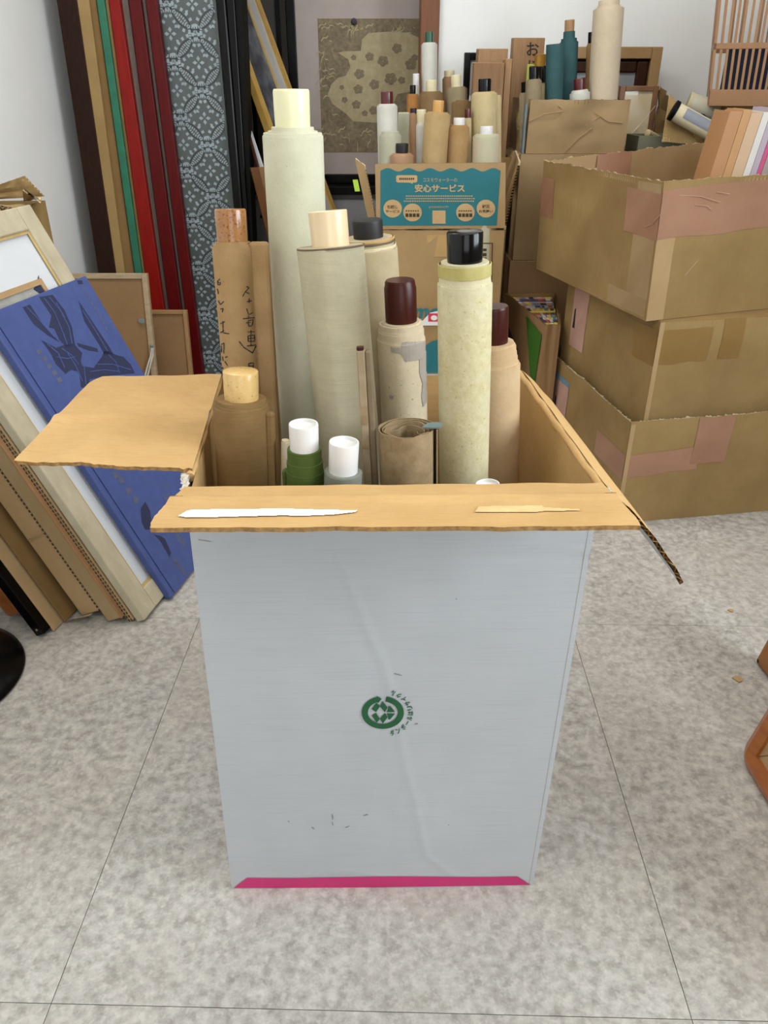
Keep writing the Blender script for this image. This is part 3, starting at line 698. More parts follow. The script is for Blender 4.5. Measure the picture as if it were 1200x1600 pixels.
# boxed pictures and frames standing behind it, near edges to the viewer
d2, u2, m2v = leaner(12, PHI); SPOS = [tf / math.cos(R(PHI)) + .0015]
def standing(name, label, cat, back, T_, L, H, mt, bv=.002, group=None, gap=.0015):
    p = V((P0.x, P0.y, 0)) + nL * SPOS[0] + d2 * back + V((0, 0, T_ * math.sin(R(PHI)) + .0005)); SPOS[0] += T_ / math.cos(R(PHI)) + gap
    return thing(name, label, cat, p, group), p, T_
BOXG = 'boxed pictures leaning at the left wall'
o, p, t_ = standing('picture_box', 'thin kraft picture box right behind the whitewashed frame', 'box', -.002, .016, .40, .78, KR3, group=BOXG)
mb = MB(); MB().slab(p, d2 * .40, u2 * .80, m2v * t_).build('case', KR3, o, bevel=.002)
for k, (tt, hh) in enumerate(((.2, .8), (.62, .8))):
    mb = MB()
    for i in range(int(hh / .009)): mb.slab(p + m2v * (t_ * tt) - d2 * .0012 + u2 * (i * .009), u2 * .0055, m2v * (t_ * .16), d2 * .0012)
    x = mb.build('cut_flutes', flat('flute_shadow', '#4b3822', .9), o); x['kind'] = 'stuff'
o, p, t_ = standing('picture_box', 'kraft picture box with a folded edge, second behind the whitewashed frame', 'box', -.012, .040, .42, .80, KR3, group=BOXG)
MB().slab(p, d2 * .42, u2 * .82, m2v * t_).build('case', KR3, o, bevel=.003)
MB().slab(p - m2v * .0005 - d2 * .002, d2 * .40, u2 * .825, m2v * .004).build('lid_edge', mat('reddish_kraft', '#a37a51', '#946c45', 8, .8), o, bevel=.001)
o, p, t_ = standing('picture_box', 'wide kraft picture box with curled torn bottom beside the black frame', 'box', -.005, .062, .43, .84, KR3, group=BOXG, gap=.014)
MB().slab(p, d2 * .43, u2 * .84, m2v * t_).build('case', KRL, o, bevel=.003)
MB().slab(p - m2v * .001 - d2 * .003, d2 * .40, u2 * .84, m2v * .007).build('lid_edge', KR3, o, bevel=.001)
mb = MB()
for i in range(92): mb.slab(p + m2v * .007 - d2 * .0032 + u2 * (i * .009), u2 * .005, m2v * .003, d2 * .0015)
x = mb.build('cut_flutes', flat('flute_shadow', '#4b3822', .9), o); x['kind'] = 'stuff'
MB().slab(p + u2 * .20 - d2 * .0035 + m2v * .012, u2 * .0018, m2v * (t_ - .016), d2 * .002).build('fold_line', KR3, o)
mb = MB(); bq = p + m2v * .03 - d2 * .001
mb.grid(lambda a, b: bq + m2v * (a * .055) - d2 * (.03 * b) + V((0, 0, .004 - .012 * 0 + .016 * a * b + .012 * b * b * (1 - a) - .0035)), 8, 8); mb.grid(lambda a, b: bq + m2v * (a * .055) - d2 * (.03 * b) + V((0, 0, .0028 + .016 * a * b + .012 * b * b * (1 - a) - .0035)), 8, 8, 0, True)
mb.build('torn_flap', EDGEL, o, smooth=40)
o, p, t_ = standing('cardboard_sheet', 'single thin sheet of kraft board leaning beside the black frame', 'cardboard', -.066, .004, .35, .8, KR3)
MB().slab(p, d2 * .36, u2 * .80, m2v * t_).build('sheet', KRL, o, bevel=.001)
MB().slab(p - m2v * .009 + d2 * .03 + V((0, 0, .0)), d2 * .34, u2 * .78, m2v * .003).build('inner_sheet', KRD, o, bevel=.001)
o, p, t_ = standing('black_picture', 'glossy black picture frame at the far left of the leaning stack', 'picture frame', -.088, .024, .40, .62, BLK, gap=.05)
for a, b, c_ in ((p, d2 * .03, u2 * .66), (p + d2 * .37, d2 * .03, u2 * .66), (p + d2 * .03, d2 * .34, u2 * .03), (p + d2 * .03 + u2 * .63, d2 * .34, u2 * .03)): MB().slab(a, b, c_, m2v * t_).build('frame_bar', BLK, o, bevel=.002)
MB().slab(p + d2 * .03 + u2 * .03 + m2v * .006, d2 * .34, u2 * .60, m2v * .008).build('backing', BLKM, o)
MB().lathe(p + u2 * .014 + m2v * (t_ * .5) + d2 * .001, -d2, [(.003, 0), (.0028, .0015), (.001, .002)], 12).build('screw', mat('brass_screw', '#8a7a5a', '#77684a', 20, .4), o)
ORW = mat('orange_brown_wood', '#a15f2a', '#8a4c1e', 8, .4, (3, 12, 12), coat=.2)
o, p, t_ = standing('rounded_wooden_picture', 'orange-brown rounded wooden frame at the left picture edge', 'picture frame', -.05, .045, .3, .55, ORW)
MB().slab(p + V((0, 0, .0)), d2 * .035, u2 * .50, m2v * t_).build('frame_bar', ORW, o, bevel=.012)
MB().slab(p + d2 * .035, d2 * .25, u2 * .035, m2v * t_).build('frame_bar', ORW, o, bevel=.008)
MB().slab(p + d2 * .285, d2 * .035, u2 * .50, m2v * t_).build('frame_bar', ORW, o, bevel=.012)
MB().slab(p + d2 * .035 + u2 * .465, d2 * .25, u2 * .035, m2v * t_).build('frame_bar', ORW, o, bevel=.008)
# black pedestal base at the left edge
cb = PZ(47, 1046, .004); cb = V((cb.x - .180, cb.y - .030, 0))
o = thing('stool', 'stool with a glossy black domed base at the left picture edge', 'stool', cb)
MB().lathe(cb, (0, 0, 1), [(.165, .0005), (.170, .004), (.168, .010), (.150, .020), (.10, .034), (.05, .046), (.032, .056), (.030, .075)], 64).build('base', BLK, o, smooth=50)
MB().lathe(cb + V((0, 0, .07)), (0, 0, 1), [(.022, 0), (.022, .36)], 24).build('column', mat('chrome', '#bfc0c2', '#b5b6b8', 5, .2), o, smooth=40)
MB().lathe(cb + V((0, 0, .43)), (0, 0, 1), [(.10, 0), (.125, .01), (.13, .03), (.125, .055), (.11, .065)], 40).build('seat', BLKM, o, smooth=50)
# carton with worn flaps behind the white frame
b0, b1 = -1.09, -.865; ya, yb_ = 2.0, 2.10
zt = .745
o, wl = carton('carton', 'worn kraft carton with crumpled flaps behind the whitewashed frame', [(b0, ya, 0), (b1, ya, 0), (b1, yb_, 0), (b0, yb_, 0)], [(b0, ya, zt), (b1, ya, zt), (b1, yb_, zt), (b0, yb_, zt)], KR2, KR2, seed=4)
mb = MB(); board(mb, PY(-12, 320, 1.92), PY(44, 332, 1.92), V((b1, ya, zt)), V((b0 + .06, ya, zt)), .006, 12, 8, lambda a, b: .006 * noise.noise((a * 4, b * 4, 1)), (.05, 0, 0, 0)); mb.build('flap', [KR2, KR2, EDGEL], o, smooth=40)
mb = MB(); board(mb, PY(36, 296, 1.96), PY(64, 316, 1.98), V((b1, ya + .08, zt + .01)), V((b1 - .01, ya, zt + .012)), .006, 10, 8, lambda a, b: .004 * noise.noise((a * 4, b * 4, 5)), (.05, 0, 0, 0)); mb.build('flap', [KR2, KR2, EDGEL], o, smooth=40)
mb = MB(); board(mb, PY(-6, 290, 2.1), PY(38, 275, 2.1), V((b1, yb_, zt + .01)), V((b0 + .05, yb_, zt)), .006, 12, 8, lambda a, b: .006 * noise.noise((a * 4, b * 4, 7)), (.05, 0, 0, 0)); mb.build('flap', [KR2, KR2, EDGEL], o, smooth=40)

# ------------------------------------------------------------------ tall things leaning back against the rear wall
YBD, LEAN = 2.86, 4.6
bn = V((0, -math.cos(R(LEAN)), math.sin(R(LEAN))))
def edge_line(x0, x1, off):                           # pixel columns at rows 0 and 320 -> bottom and top points
    p0 = V((0, YBD + off, 0)); a = PPL(x0, 0, p0, bn); b = PPL(x1, 320, p0, bn); dd = (a - b) / (a.z - b.z)
    return b - dd * b.z, b + dd * (2.02 - b.z)
def tall(name, label, cat, xl0, xr0, xl1, xr1, dep_, mt, off=0, group=None, H=2.02, bv=.003):
    a0, a1 = edge_line(xl0, xl1, off); b0_, b1_ = edge_line(xr0, xr1, off); k = (H) / 2.02
    a1 = lerp(a0, a1, k); b1_ = lerp(b0_, b1_, k); e = V((0, dep_, 0))
    mb = MB(); mb.hexa([a0, b0_, b0_ + e, a0 + e], [a1, b1_, b1_ + e, a1 + e])
    o = mb.build(name, mt, bevel=bv); tag(o, label, cat, group); return o, (a0, b0_, a1, b1_)
RED1 = mat('red_lacquer', '#83140c', '#720d07', 6, .4, (20, 20, 1), spec=.2)
RED2 = mat('deep_red_lacquer', '#570708', '#480405', 6, .4, (20, 20, 1), spec=.2)
GRYB = mat('grey_brown_panel', '#6d6058', '#5f534b', 10, .7, (20, 20, 1))
GRNB = mat('green_cloth_edge', '#1e6b4f', '#195c43', 20, .6)
DKW = mat('dark_brown_wood', '#2d180d', '#1f0f07', 10, .5, (30, 30, 1.5), spec=.15)
GL = 'tall frames standing against the rear wall'
tall('wooden_board', 'tall dark brown board at the left end of the upright frames', 'board', 88, 120, 137, 166, .16, DKW, group=GL)
o, q_ = tall('cardboard_case', 'tall kraft cardboard case between dark brown board and green board', 'box', 120, 139, 166, 181, .18, KR2, group=GL)
o, q_ = tall('cardboard_strip', 'narrow kraft fold beside the tall cardboard case', 'box', 139.4, 150, 181.4, 195, .16, KRD, .012, group=GL)
tall('green_board', 'tall narrow green cloth-edged board', 'board', 150.5, 163, 195.5, 207, .18, GRNB, group=GL)
tall('kraft_board', 'thin tan board edge between green and bright red', 'board', 163.4, 169, 207.4, 212, .16, KR2, .01, group=GL)
tall('lacquered_screen', 'tall bright red lacquered frame beside the tan board edge', 'frame', 169.4, 187, 212.4, 233, .20, RED1, -.01, group=GL)
tall('grey_brown_board', 'wider grey-brown panel between bright red and deep red frames', 'board', 187.4, 200, 233.4, 242, .16, GRYB, .015, group=GL)
tall('lacquered_screen', 'deep red lacquered frame between two grey-brown panels', 'frame', 200.4, 220, 242.4, 262, .20, RED2, -.005, group=GL)
tall('grey_brown_board', 'narrower grey-brown panel between the two deep red frames', 'board', 220.4, 227, 262.4, 268, .16, GRYB, .015, group=GL)
tall('lacquered_screen', 'deep red lacquered frame next to the patterned grey panel', 'frame', 227.4, 245, 268.4, 285, .20, RED2, -.01, group=GL)
# patterned panel
PATB = mat('dark_grey_glass', '#4b5250', '#3f4644', 5, .35, c3=('#5f6664', 4, .4))
PATL = mat('pale_pattern', '#929da2', '#808b90', 12, .45)
PATD = mat('dark_pattern', '#33393a', '#2b3031', 12, .5)
a0, a1 = edge_line(245.4, 285.4, .02); b0_, b1_ = edge_line(337, 365, .02)
pt = thing('patterned_screen', 'tall dark grey panel with pale interlocking circle pattern', 'panel', a0, GL)
e = V((0, .05, 0)); MB().hexa([a0, b0_, b0_ + e, a0 + e], [a1, b1_, b1_ + e, a1 + e]).build('panel', PATB, pt)
ud = (b0_ - a0).normalized(); vd = (a1 - a0).normalized(); nd = ud.cross(vd).normalized()
if nd.y > 0: nd = -nd
Lu, Lv = (b0_ - a0).length, (a1 - a0).length; wtop = (b1_ - a1).length
mbl, mbd = MB(), MB(); PER = .165
def okp(x, y):
    return .004 < x - (a1 - a0).dot(ud) * y / Lv * 0 < lerp(Lu, wtop, y / Lv) - .004 and .002 < y < Lv - .002
def dash(mbx, c, r0, r1, an0, an1, off):
    pts = []
    for r_, a_ in ((r0, an0), (r1, an0), (r1, an1), (r0, an1)):
        x, y = c[0] + r_ * math.cos(a_), c[1] + r_ * math.sin(a_)
        if not okp(x, y): return
        pts.append(a0 + ud * x + vd * y + nd * off)
    mbx.quad(*pts)
rr0 = PER / math.sqrt(2)
for j in range(-1, 27):
    for i in range(-2, 4):
        c = (i * PER + (PER / 2 if j % 2 else 0) + .03, j * PER / 2)
        n = 54
        for k in range(n):
            aa = 2 * math.pi * k / n; wv = 2 * math.pi / n
            dash(mbl, c, rr0 * .52, rr0 * .585, aa, aa + wv * .55, .0012)
            if k % 2 == 0: dash(mbl, c, rr0 * .655, rr0 * .74, aa, aa + wv * .9, .0011)
            dash(mbd, c, rr0 * .595, rr0 * .635, aa, aa + wv * .98, .0008)
        for q in range(4):
            for rad, sz in ((.012, .006), (.030, .005)):
                aa = math.pi / 2 * q + (math.pi / 4 if rad > .02 else 0); cc = (c[0] + rad * math.cos(aa), c[1] + rad * math.sin(aa)); pts = []
                for s_ in range(4):
                    x, y = cc[0] + sz * math.cos(aa + s_ * math.pi / 2) * (1 if s_ % 2 else 1.4), cc[1] + sz * math.sin(aa + s_ * math.pi / 2) * (1 if s_ % 2 else 1.4)
                    if not okp(x, y): break
                    pts.append(a0 + ud * x + vd * y + nd * .001)
                else: mbl.quad(*pts)
x = mbl.build('pale_pattern', PATL, pt); x['kind'] = 'stuff'
x = mbd.build('dark_pattern', PATD, pt); x['kind'] = 'stuff'
tall('black_board', 'tall glossy black lacquered board beside the patterned panel', 'board', 337.5, 352, 365.5, 378, .10, BLK, -.01, group=GL, bv=.006)
tall('black_board', 'tall black reeded frame edge left of the gilt frame', 'board', 352.5, 366, 378.5, 386, .10, BLK, .004, group=GL, bv=.006)
tall('black_board', 'tall slim black edge nearest the gilt frame', 'board', 366.5, 379, 386.5, 393, .10, BLKM, .015, group=GL, bv=.004)
# two small frames showing their backs
def backframe(name, label, xl, xr, yt, Yb, lean, fw, fm, pm, slope, tk=.022):
    p0 = V((0, Yb, 0)); n = V((0, -math.cos(R(lean)), math.sin(R(lean))))
    tr = PPL(xr, yt, p0, n); tl = PPL(xl, yt + 4, p0, n); up = V((0, math.sin(R(lean)), math.cos(R(lean)))); H = tr.z / up.z
    ux = RT; W = (tr - tl).dot(RT); bl_ = tr - up * H - ux * W; dn = -n
    o = thing(name, label, 'picture frame', bl_ )
    for a, b, c_ in ((bl_, ux * fw, up * H), (bl_ + ux * (W - fw), ux * fw, up * H), (bl_ + ux * fw, ux * (W - 2 * fw), up * fw), (bl_ + ux * fw + up * (H - fw), ux * (W - 2 * fw), up * fw)):
        MB().slab(a, b, c_, dn * tk).build('frame_bar', fm, o, bevel=.002)
    MB().slab(bl_ + ux * fw + up * fw + dn * .006, ux * (W - 2 * fw), up * (H - 2 * fw), dn * .006).build('backing_board', pm, o)
    return o, tr, ux, up, n
PALEW = mat('pale_frame_wood', '#b09a7c', '#9c8668', 9, .6, (3, 3, 14))
HARD = mat('brown_hardboard', '#8f6d48', '#83623f', 6, .6, bump=.1, bscale=300)
o, tr, ux, up, n = backframe('framed_picture', 'back of a pale wooden frame with grey hook and hanging cord', 96, 229, 427, 2.52, 10, .018, PALEW, HARD, 0)
c = PPL(222, 501, tr, n) + n * .003
mb = MB(); mb.prism([c + ux * x + up * y for x, y in ((-.012, 0), (-.008, .007), (.004, .008), (.010, .004), (.010, -.004), (.004, -.008), (-.008, -.007))], n * .002); mb.build('turn_hook', mat('grey_metal', '#7d8488', '#70777b', 10, .4), o)
c = PPL(238, 540, tr, n) + n * .004
MB().lathe(c, n, [(.006, 0), (.006, .003), (.003, .006)], 16).build('hanger_plate', mat('grey_metal', '#7d8488', '#70777b', 10, .4), o)
CORD = mat('white_cord', '#cfcac0', '#bfb9ae', 60, .8)
for k in (0, 1):
    MB().tube([PPL(238 + k * 2, 543, tr, n) + n * .007, PPL(237 + k * 3, 555, tr, n) + n * .010, PPL(232 + k * 4, 572, tr, n) + n * .012, PPL(227 + k * 4, 590, tr, n) + n * .010, PPL(222 + k * 3, 615, tr, n) + n * .008], .003, 8).build('cord', CORD, o, smooth=60)
backframe('framed_picture', 'small brown hardboard-backed frame in front of the red frames', 205, 291, 485, 2.66, 7, .014, mat('tan_frame_wood', '#a17b52', '#926d46', 9, .6), HARD, 0)

# gilt picture frame and others leaning in the doorway
GOLD = mat('gilt', '#c9a257', '#b48d43', 16, .4, coat=.1)
def slant(name, label, L0, L1, R0, R1, Yl, Yr, specs, tk=.025, zl=0.012, zt_=1.42):
    l0, l1, r0, r1 = PY(*L0, Yl), PY(*L1, Yl), PY(*R0, Yr), PY(*R1, Yr)
    def ext(a, b, z): dd = (a - b) / (a.z - b.z); return b + dd * (z - b.z)
    lb_, lt_, rb_, rt_ = ext(l0, l1, zl), ext(l0, l1, zt_), ext(r0, r1, zl), ext(r0, r1, zt_)
    nrm = (rb_ - lb_).cross(lt_ - lb_).normalized()
    if nrm.dot(EYE - lb_) < 0: nrm = -nrm
    o = thing(name, label, 'picture frame', lb_)
    for pn, s0, s1, off, mt in specs:                  # vertical bands across the face
        q0 = [lerp(lb_, rb_, s0), lerp(lb_, rb_, s1), lerp(lt_, rt_, s1), lerp(lt_, rt_, s0)]
        MB().hexa([p + nrm * (off - tk) for p in q0], [p + nrm * off for p in q0]).build(pn, mt, o)
    return o, (lb_, lt_, rb_, rt_, nrm)
PICD = mat('dark_blue_painting', '#3a3f4a', '#77777c', 26, .6, (1, 1, .5), c3=('#22252e', 12, .8), detail=9)
slant('gilt_painting', 'slim gilt picture frame with dark painting leaning in the doorway', (379.5, 90), (421, 207), (404, 0), (452.6, 133), 3.06, 3.30,
      [('frame_bar', 0, .12, .006, GOLD), ('picture', .12, .62, -.004, PICD), ('gilt_slip', .62, .67, 0, GOLDL), ('mount', .67, .90, -.002, mat('grey_mount', '#b9b7b2', '#adaba6', 8, .8)), ('frame_bar', .90, 1, .006, GOLD)])
slant('red_edged_picture', 'dark red edged frame with white mount low in the doorway', (388, 212), (400, 262), (396, 212), (417, 275), 2.98, 3.02,
      [('frame_bar', 0, .45, .004, mat('dark_red_edge', '#4a1512', '#3a0f0d', 10, .5)), ('mount', .45, 1, 0, MATW)], .01, zt_=PY(388, 205, 2.98).z)
slant('brown_picture', 'brown wooden frame leaning left beside the tall cream scroll', (388, 250), (408, 330), (410, 240), (440, 340), 2.86, 2.90,
      [('frame_bar', 0, .5, .004, mat('mid_brown_wood', '#6d451f', '#5b3817', 10, .5)), ('panel', .5, 1, 0, HARD)], .01, zt_=PY(388, 262, 2.86).z)
# large print in the back room, on a low cabinet
TAUPE = mat('taupe_mount', '#b3a7a1', '#aa9e98', 5, .85)
YP = 3.46
def pq(x, y, Y=YP): return PY(x, y, Y)
zb = pq(560, 286).z; xl = pq(456, 200).x; xr = xl + .62
o = thing('framed_print', 'large framed brown woodcut print with taupe mount in the doorway', 'picture', (xl, YP, zb))
zt_ = zb + .86
for q in ((xl, xl + .035, zb, zt_), (xr - .035, xr, zb, zt_)): MB().box(q[0], q[1], YP - .012, YP + .02, q[2], q[3]).build('frame_bar', BLK, o, bevel=.003)
MB().box(xl + .035, xr - .035, YP - .012, YP + .02, zb, zb + .035).build('frame_bar', BLK, o, bevel=.003); MB().box(xl + .035, xr - .035, YP - .012, YP + .02, zt_ - .035, zt_).build('frame_bar', BLK, o, bevel=.003)
MB().box(xl + .03, xr - .03, YP, YP + .015, zb + .03, zt_ - .03).build('mount', TAUPE, o)
PRB = mat('brown_print_ground', '#6f614f', '#948668', 70, .85, (1, 1, 1), c3=('#5d513f', 14, .5), detail=10)
PRL = mat('print_pale_ground', '#b3a583', '#a39573', 40, .85)
pa, pb = pq(496, 29), pq(503, 238); x2 = pq(672, 100).x
MB().box(pa.x, x2, YP - .0012, YP, pb.z, pa.z).build('print', PRB, o)
plp, pln = V((0, YP - .0012, 0)), V((0, -1, 0))
def D5(p): return (480 + p[0] * .3, p[1] * .3)
mb = MB()
shp = [(285, 205), (320, 172), (420, 165), (520, 170), (580, 195), (600, 240), (598, 420), (560, 470), (520, 480), (470, 490), (440, 560), (370, 640), (240, 632), (200, 590), (130, 540), (108, 490), (125, 440), (160, 405), (200, 395), (225, 350), (215, 310), (160, 275), (190, 268), (280, 265)]
plane_poly(mb, [D5(p) for p in shp], plp, pln, .0006)
for k in range(70):
    x, y = random.choice([(random.uniform(65, 130), random.uniform(120, 740)), (random.uniform(65, 560), random.uniform(115, 165)), (random.uniform(65, 560), random.uniform(655, 740))])
    if y < 260 or x > 60:
        a_ = random.uniform(0, 3); pts = []
        for s_ in range(6): pts.append((x + s_ * 9 * math.cos(a_), y + s_ * 9 * math.sin(a_) + 6 * math.sin(s_ * 1.4)))
        for (ax_, ay_), (bx_, by_) in zip(pts, pts[1:]): plane_poly(mb, [D5((ax_, ay_)), D5((bx_, by_)), D5((bx_ + 3, by_ + 6)), D5((ax_ + 3, ay_ + 6))], plp, pln, .0005)
mb.build('pale_motif', PRL, o)
for x, y, r_ in ((325, 295, 26), (395, 318, 32), (272, 385, 30), (468, 252, 30), (266, 465, 28), (540, 335, 34), (256, 545, 26), (350, 440, 30), (435, 410, 36), (195, 520, 18), (492, 418, 22), (242, 300, 16), (345, 575, 26), (180, 455, 14), (300, 590, 18), (560, 300, 20)):
    mb = MB()
    for k in range(5):
        a_ = k * 2 * math.pi / 5 + x; c_ = (x + r_ * .5 * math.cos(a_), y + r_ * .5 * math.sin(a_))
        plane_poly(mb, [D5((c_[0] + r_ * .45 * math.cos(b_ * math.pi / 4), c_[1] + r_ * .45 * math.sin(b_ * math.pi / 4))) for b_ in range(8)], plp, pln, .0009 + .00002 * k)
    mb.build('flower_motif', PRB, o)
MB().lathe(pq(553, 34) + V((0, -.001, 0)), (0, -1, 0), [(.012, 0), (.012, .004), (.006, .006)], 16).build('knob', mat('dark_purple', '#2b1c26', '#22151e', 10, .5), o)
cz = zb - .004
o = thing('low_cabinet', 'low grey cabinet under the framed print', 'cabinet', (.0, YP + .1, 0))
GRC = mat('grey_laminate', '#8b8a8c', '#828183', 5, .5)
MB().box(-.72, .22, YP - .10, YP + .5, cz - .03, cz).build('cabinet_top', BLKM, o, bevel=.003)
MB().box(-.70, .20, YP - .06, YP + .48, 0.001, cz - .031).build('body', GRC, o)
for a_, b_ in ((-.69, -.255), (-.245, .19)):
    dr = MB().box(a_, b_, YP - .078, YP - .061, .03, cz - .05).build('door', GRC, o, bevel=.003)
    MB().box((a_ + b_) / 2 - .04, (a_ + b_) / 2 + .04, YP - .09, YP - .079, cz - .12, cz - .11).build('handle', BLKM, dr)
o = MB(); 
p_ = thing('dark_picture', 'tall narrow dark frame standing left of the woodcut print', 'picture frame', (xl - .14, YP, zb))
MB().box(xl - .155, xl - .14, YP, YP + .02, zb, zt_ + .05).build('frame_bar', BLK, p_); MB().box(xl - .04, xl - .025, YP, YP + .02, zb, zt_ + .05).build('frame_bar', BLK, p_)
MB().box(xl - .14, xl - .04, YP + .008, YP + .018, zb, zt_ + .05).build('panel', mat('dim_panel', '#3f3b34', '#36322b', 8, .7), p_)

# ------------------------------------------------------------------ printed water carton with scrolls
YT = 2.30
tl, trt = PY(588, 360, YT), PY(789, 358, YT)
X0, X1, ZT = tl.x, trt.x, tl.z
TD = .36
o, wl = carton('carton', 'kraft carton with teal printed flap holding many scrolls', [(X0, YT, 0), (X1, YT, 0), (X1, YT + TD, 0), (X0, YT + TD, 0)], [(X0, YT, ZT), (X1, YT, ZT), (X1, YT + TD, ZT), (X0, YT + TD, ZT)], KR2, mat('kraft_water_box', '#a88a5f', '#9d7e52', 6, .7, spec=.3), seed=2)
WBOX = o; FCOL = mat('kraft_flap_light', '#ae9068', '#a3845a', 6, .72, spec=.3)
ft = [PY(588, 358, YT), PY(789, 356, YT), PY(790, 254, YT - .01), PY(586, 256, YT - .01)]
mb = MB(); board(mb, ft[0], ft[1], ft[2], ft[3], .005, 12, 8, None, flute=(0, 1, 1, 1)); mb.build('flap', [FCOL, FCOL, EDGE], o)
fp, fnn = V((0, YT - .006, 0)), (ft[1] - ft[0]).cross(ft[3] - ft[0]).normalized(); fp = ft[0]
if fnn.y > 0: fnn = -fnn
OFF = .0034
TEAL = mat('teal_print', '#1e7078', '#1a6970', 10, .6); FPRT = mat('kraft_print', '#c3a273', '#b99766', 10, .7); DTX = flat('dark_brown_print', '#3d2f20', .7)
mb = MB(); x0p, x1p, ytop, ybot = 594.5, 779, 265, 352; NW = 60
for k in range(NW):
    def wy(t): return ytop + 2.7 * math.cos(2 * math.pi * (t * 5.7 - .85)) * 1.0
    ta, tb_ = k / NW, (k + 1) / NW; xa, xb = lerp(x0p, x1p + 3, ta), lerp(x0p, x1p + 3, tb_); xc, xd = lerp(x0p, x1p - 3, ta), lerp(x0p, x1p - 3, tb_)
    plane_poly(mb, [(xa, wy(ta)), (xb, wy(tb_)), (xd, ybot), (xc, ybot)], fp, fnn, OFF)
mb.build('teal_print', TEAL, o)['label'] = 'teal printed panel with wavy top'
mb = MB()
def circ(x, y, rx, ry, n=28): return [(x + rx * math.cos(2 * math.pi * k / n), y + ry * math.sin(2 * math.pi * k / n)) for k in range(n)]
for x, y in ((613.5, 325.5), (644.5, 331.5), (727, 331.5), (759, 325.5)): plane_poly(mb, circ(x, y, 14.5, 14), fp, fnn, OFF + .0006)
plane_poly(mb, [(619, 275), (621, 273.4), (650, 273.4), (652, 275), (652, 283), (650, 284.8), (645, 285), (644, 287), (641, 285), (621, 284.8), (619, 283)], fp, fnn, OFF + .0006)
plane_poly(mb, [(675.5, 328.5), (696, 328.5), (696, 349), (675.5, 349)], fp, fnn, OFF + .0006)
def ptxt(mb, txt, xa, xb, ya, yb, bold=.0, off=.0007):
    put_text(mb, txt, lambda u_, v_: PPL(lerp(xa, xb, u_), lerp(yb, ya, v_), fp, fnn) + fnn * (OFF + off), bold)
ptxt(mb, '安心サービス', 648, 726, 287.5, 300, .03); ptxt(mb, 'コスモウォーターの', 661, 714, 277.5, 284, .0)
for k, (xa, xb, y) in enumerate(((634, 740, 306), (634, 740, 310), (631, 742, 314))):
    x = xa
    while x < xb - 1:
        wd = random.uniform(1.6, 3.2); plane_poly(mb, [(x, y - .9), (x + wd, y - .9), (x + wd, y + .7), (x, y + .7)], fp, fnn, OFF + .0006); x += wd + .9
ptxt(mb, '#MOSHIMO-CITY', 670, 701, 321.5, 325)
mb.build('kraft_lettering', FPRT, o)['label'] = 'kraft coloured lettering and round badges'
mb = MB()
ptxt(mb, '引越し', 605, 622, 320, 325.5, .02, .0012); ptxt(mb, 'サービス', 602.5, 624.5, 327.5, 332, .02, .0012)
ptxt(mb, '被災', 753, 765, 319, 325, .02, .0012); ptxt(mb, 'お見舞い', 748, 770, 327, 332, .02, .0012)
for cx in (644.5, 727):
    for k in range(6): x = cx - 10.5 + k * 3.6; plane_poly(mb, [(x, 328), (x + 2.2, 328), (x + 2.2, 330), (x, 330)], fp, fnn, OFF + .0012)
    for k in range(4): x = cx - 11 + k * 5.7; plane_poly(mb, [(x, 333), (x + 4.6, 333), (x + 4.6, 338.5), (x, 338.5)], fp, fnn, OFF + .0012)
for k in range(8): x = 624 + k * 3; plane_poly(mb, [(x, 277.5), (x + 2, 277.5), (x + 2, 280.5), (x, 280.5)], fp, fnn, OFF + .0012)
mb.build('dark_lettering', DTX, o)['label'] = 'small dark lettering on the badges'
wp = V((0, YT, 0)); wn = V((0, -1, 0)); OFF2 = .0038
mb = MB(); plane_poly(mb, [(667, 367), (698, 367), (698, 401), (667, 401)], wp, wn, .0018); mb.build('clear_tape', mat('shiny_tape', '#b8965f', '#ad8a52', 10, .08, coat=.6), o)
mb = MB()
for q in ([(752, 379), (770, 379), (770, 380.5), (752, 380.5)], [(768.5, 380), (770, 380), (768, 450), (766.5, 450)]): plane_poly(mb, q, wp, wn, OFF2)
for k in range(9): plane_poly(mb, [(748, 388 + k * 7), (760, 388 + k * 7), (760, 392 + k * 7 + (k % 3)), (748, 392 + k * 7 + (k % 3))], wp, wn, OFF2)
mb.build('printed_bars', DTX, o)['label'] = 'dark barcode bars'
mb = MB(); put_text(mb, 'cosmo', lambda u_, v_: PPL(lerp(601, 687, u_) + v_ * 3, lerp(497, 481, v_), wp, wn) + wn * OFF2, .03)
plane_poly(mb, circ(690, 560, 34, 30), wp, wn, OFF2); mb.build('teal_logo', TEAL, o)['label'] = 'teal printed word and disc'
mb = MB(); plane_poly(mb, [(655, 506), (672, 488), (690, 484), (740, 484), (740, 508), (655, 508)], wp, wn, OFF2 + .0004); mb.build('sticker', flat('sticker_white', '#e6e4e2', .4), o)
mb = MB(); plane_poly(mb, [(669, 489), (690, 489), (690, 502), (669, 502)], wp, wn, OFF2 + .0008); mb.build('sticker_mark', flat('sticker_red', '#d2344a', .4), o)
mb = MB(); plane_poly(mb, circ(678, 496, 5, 4), wp, wn, OFF2 + .0012); mb.build('sticker_symbol', flat('sticker_white', '#e6e4e2', .4), o)
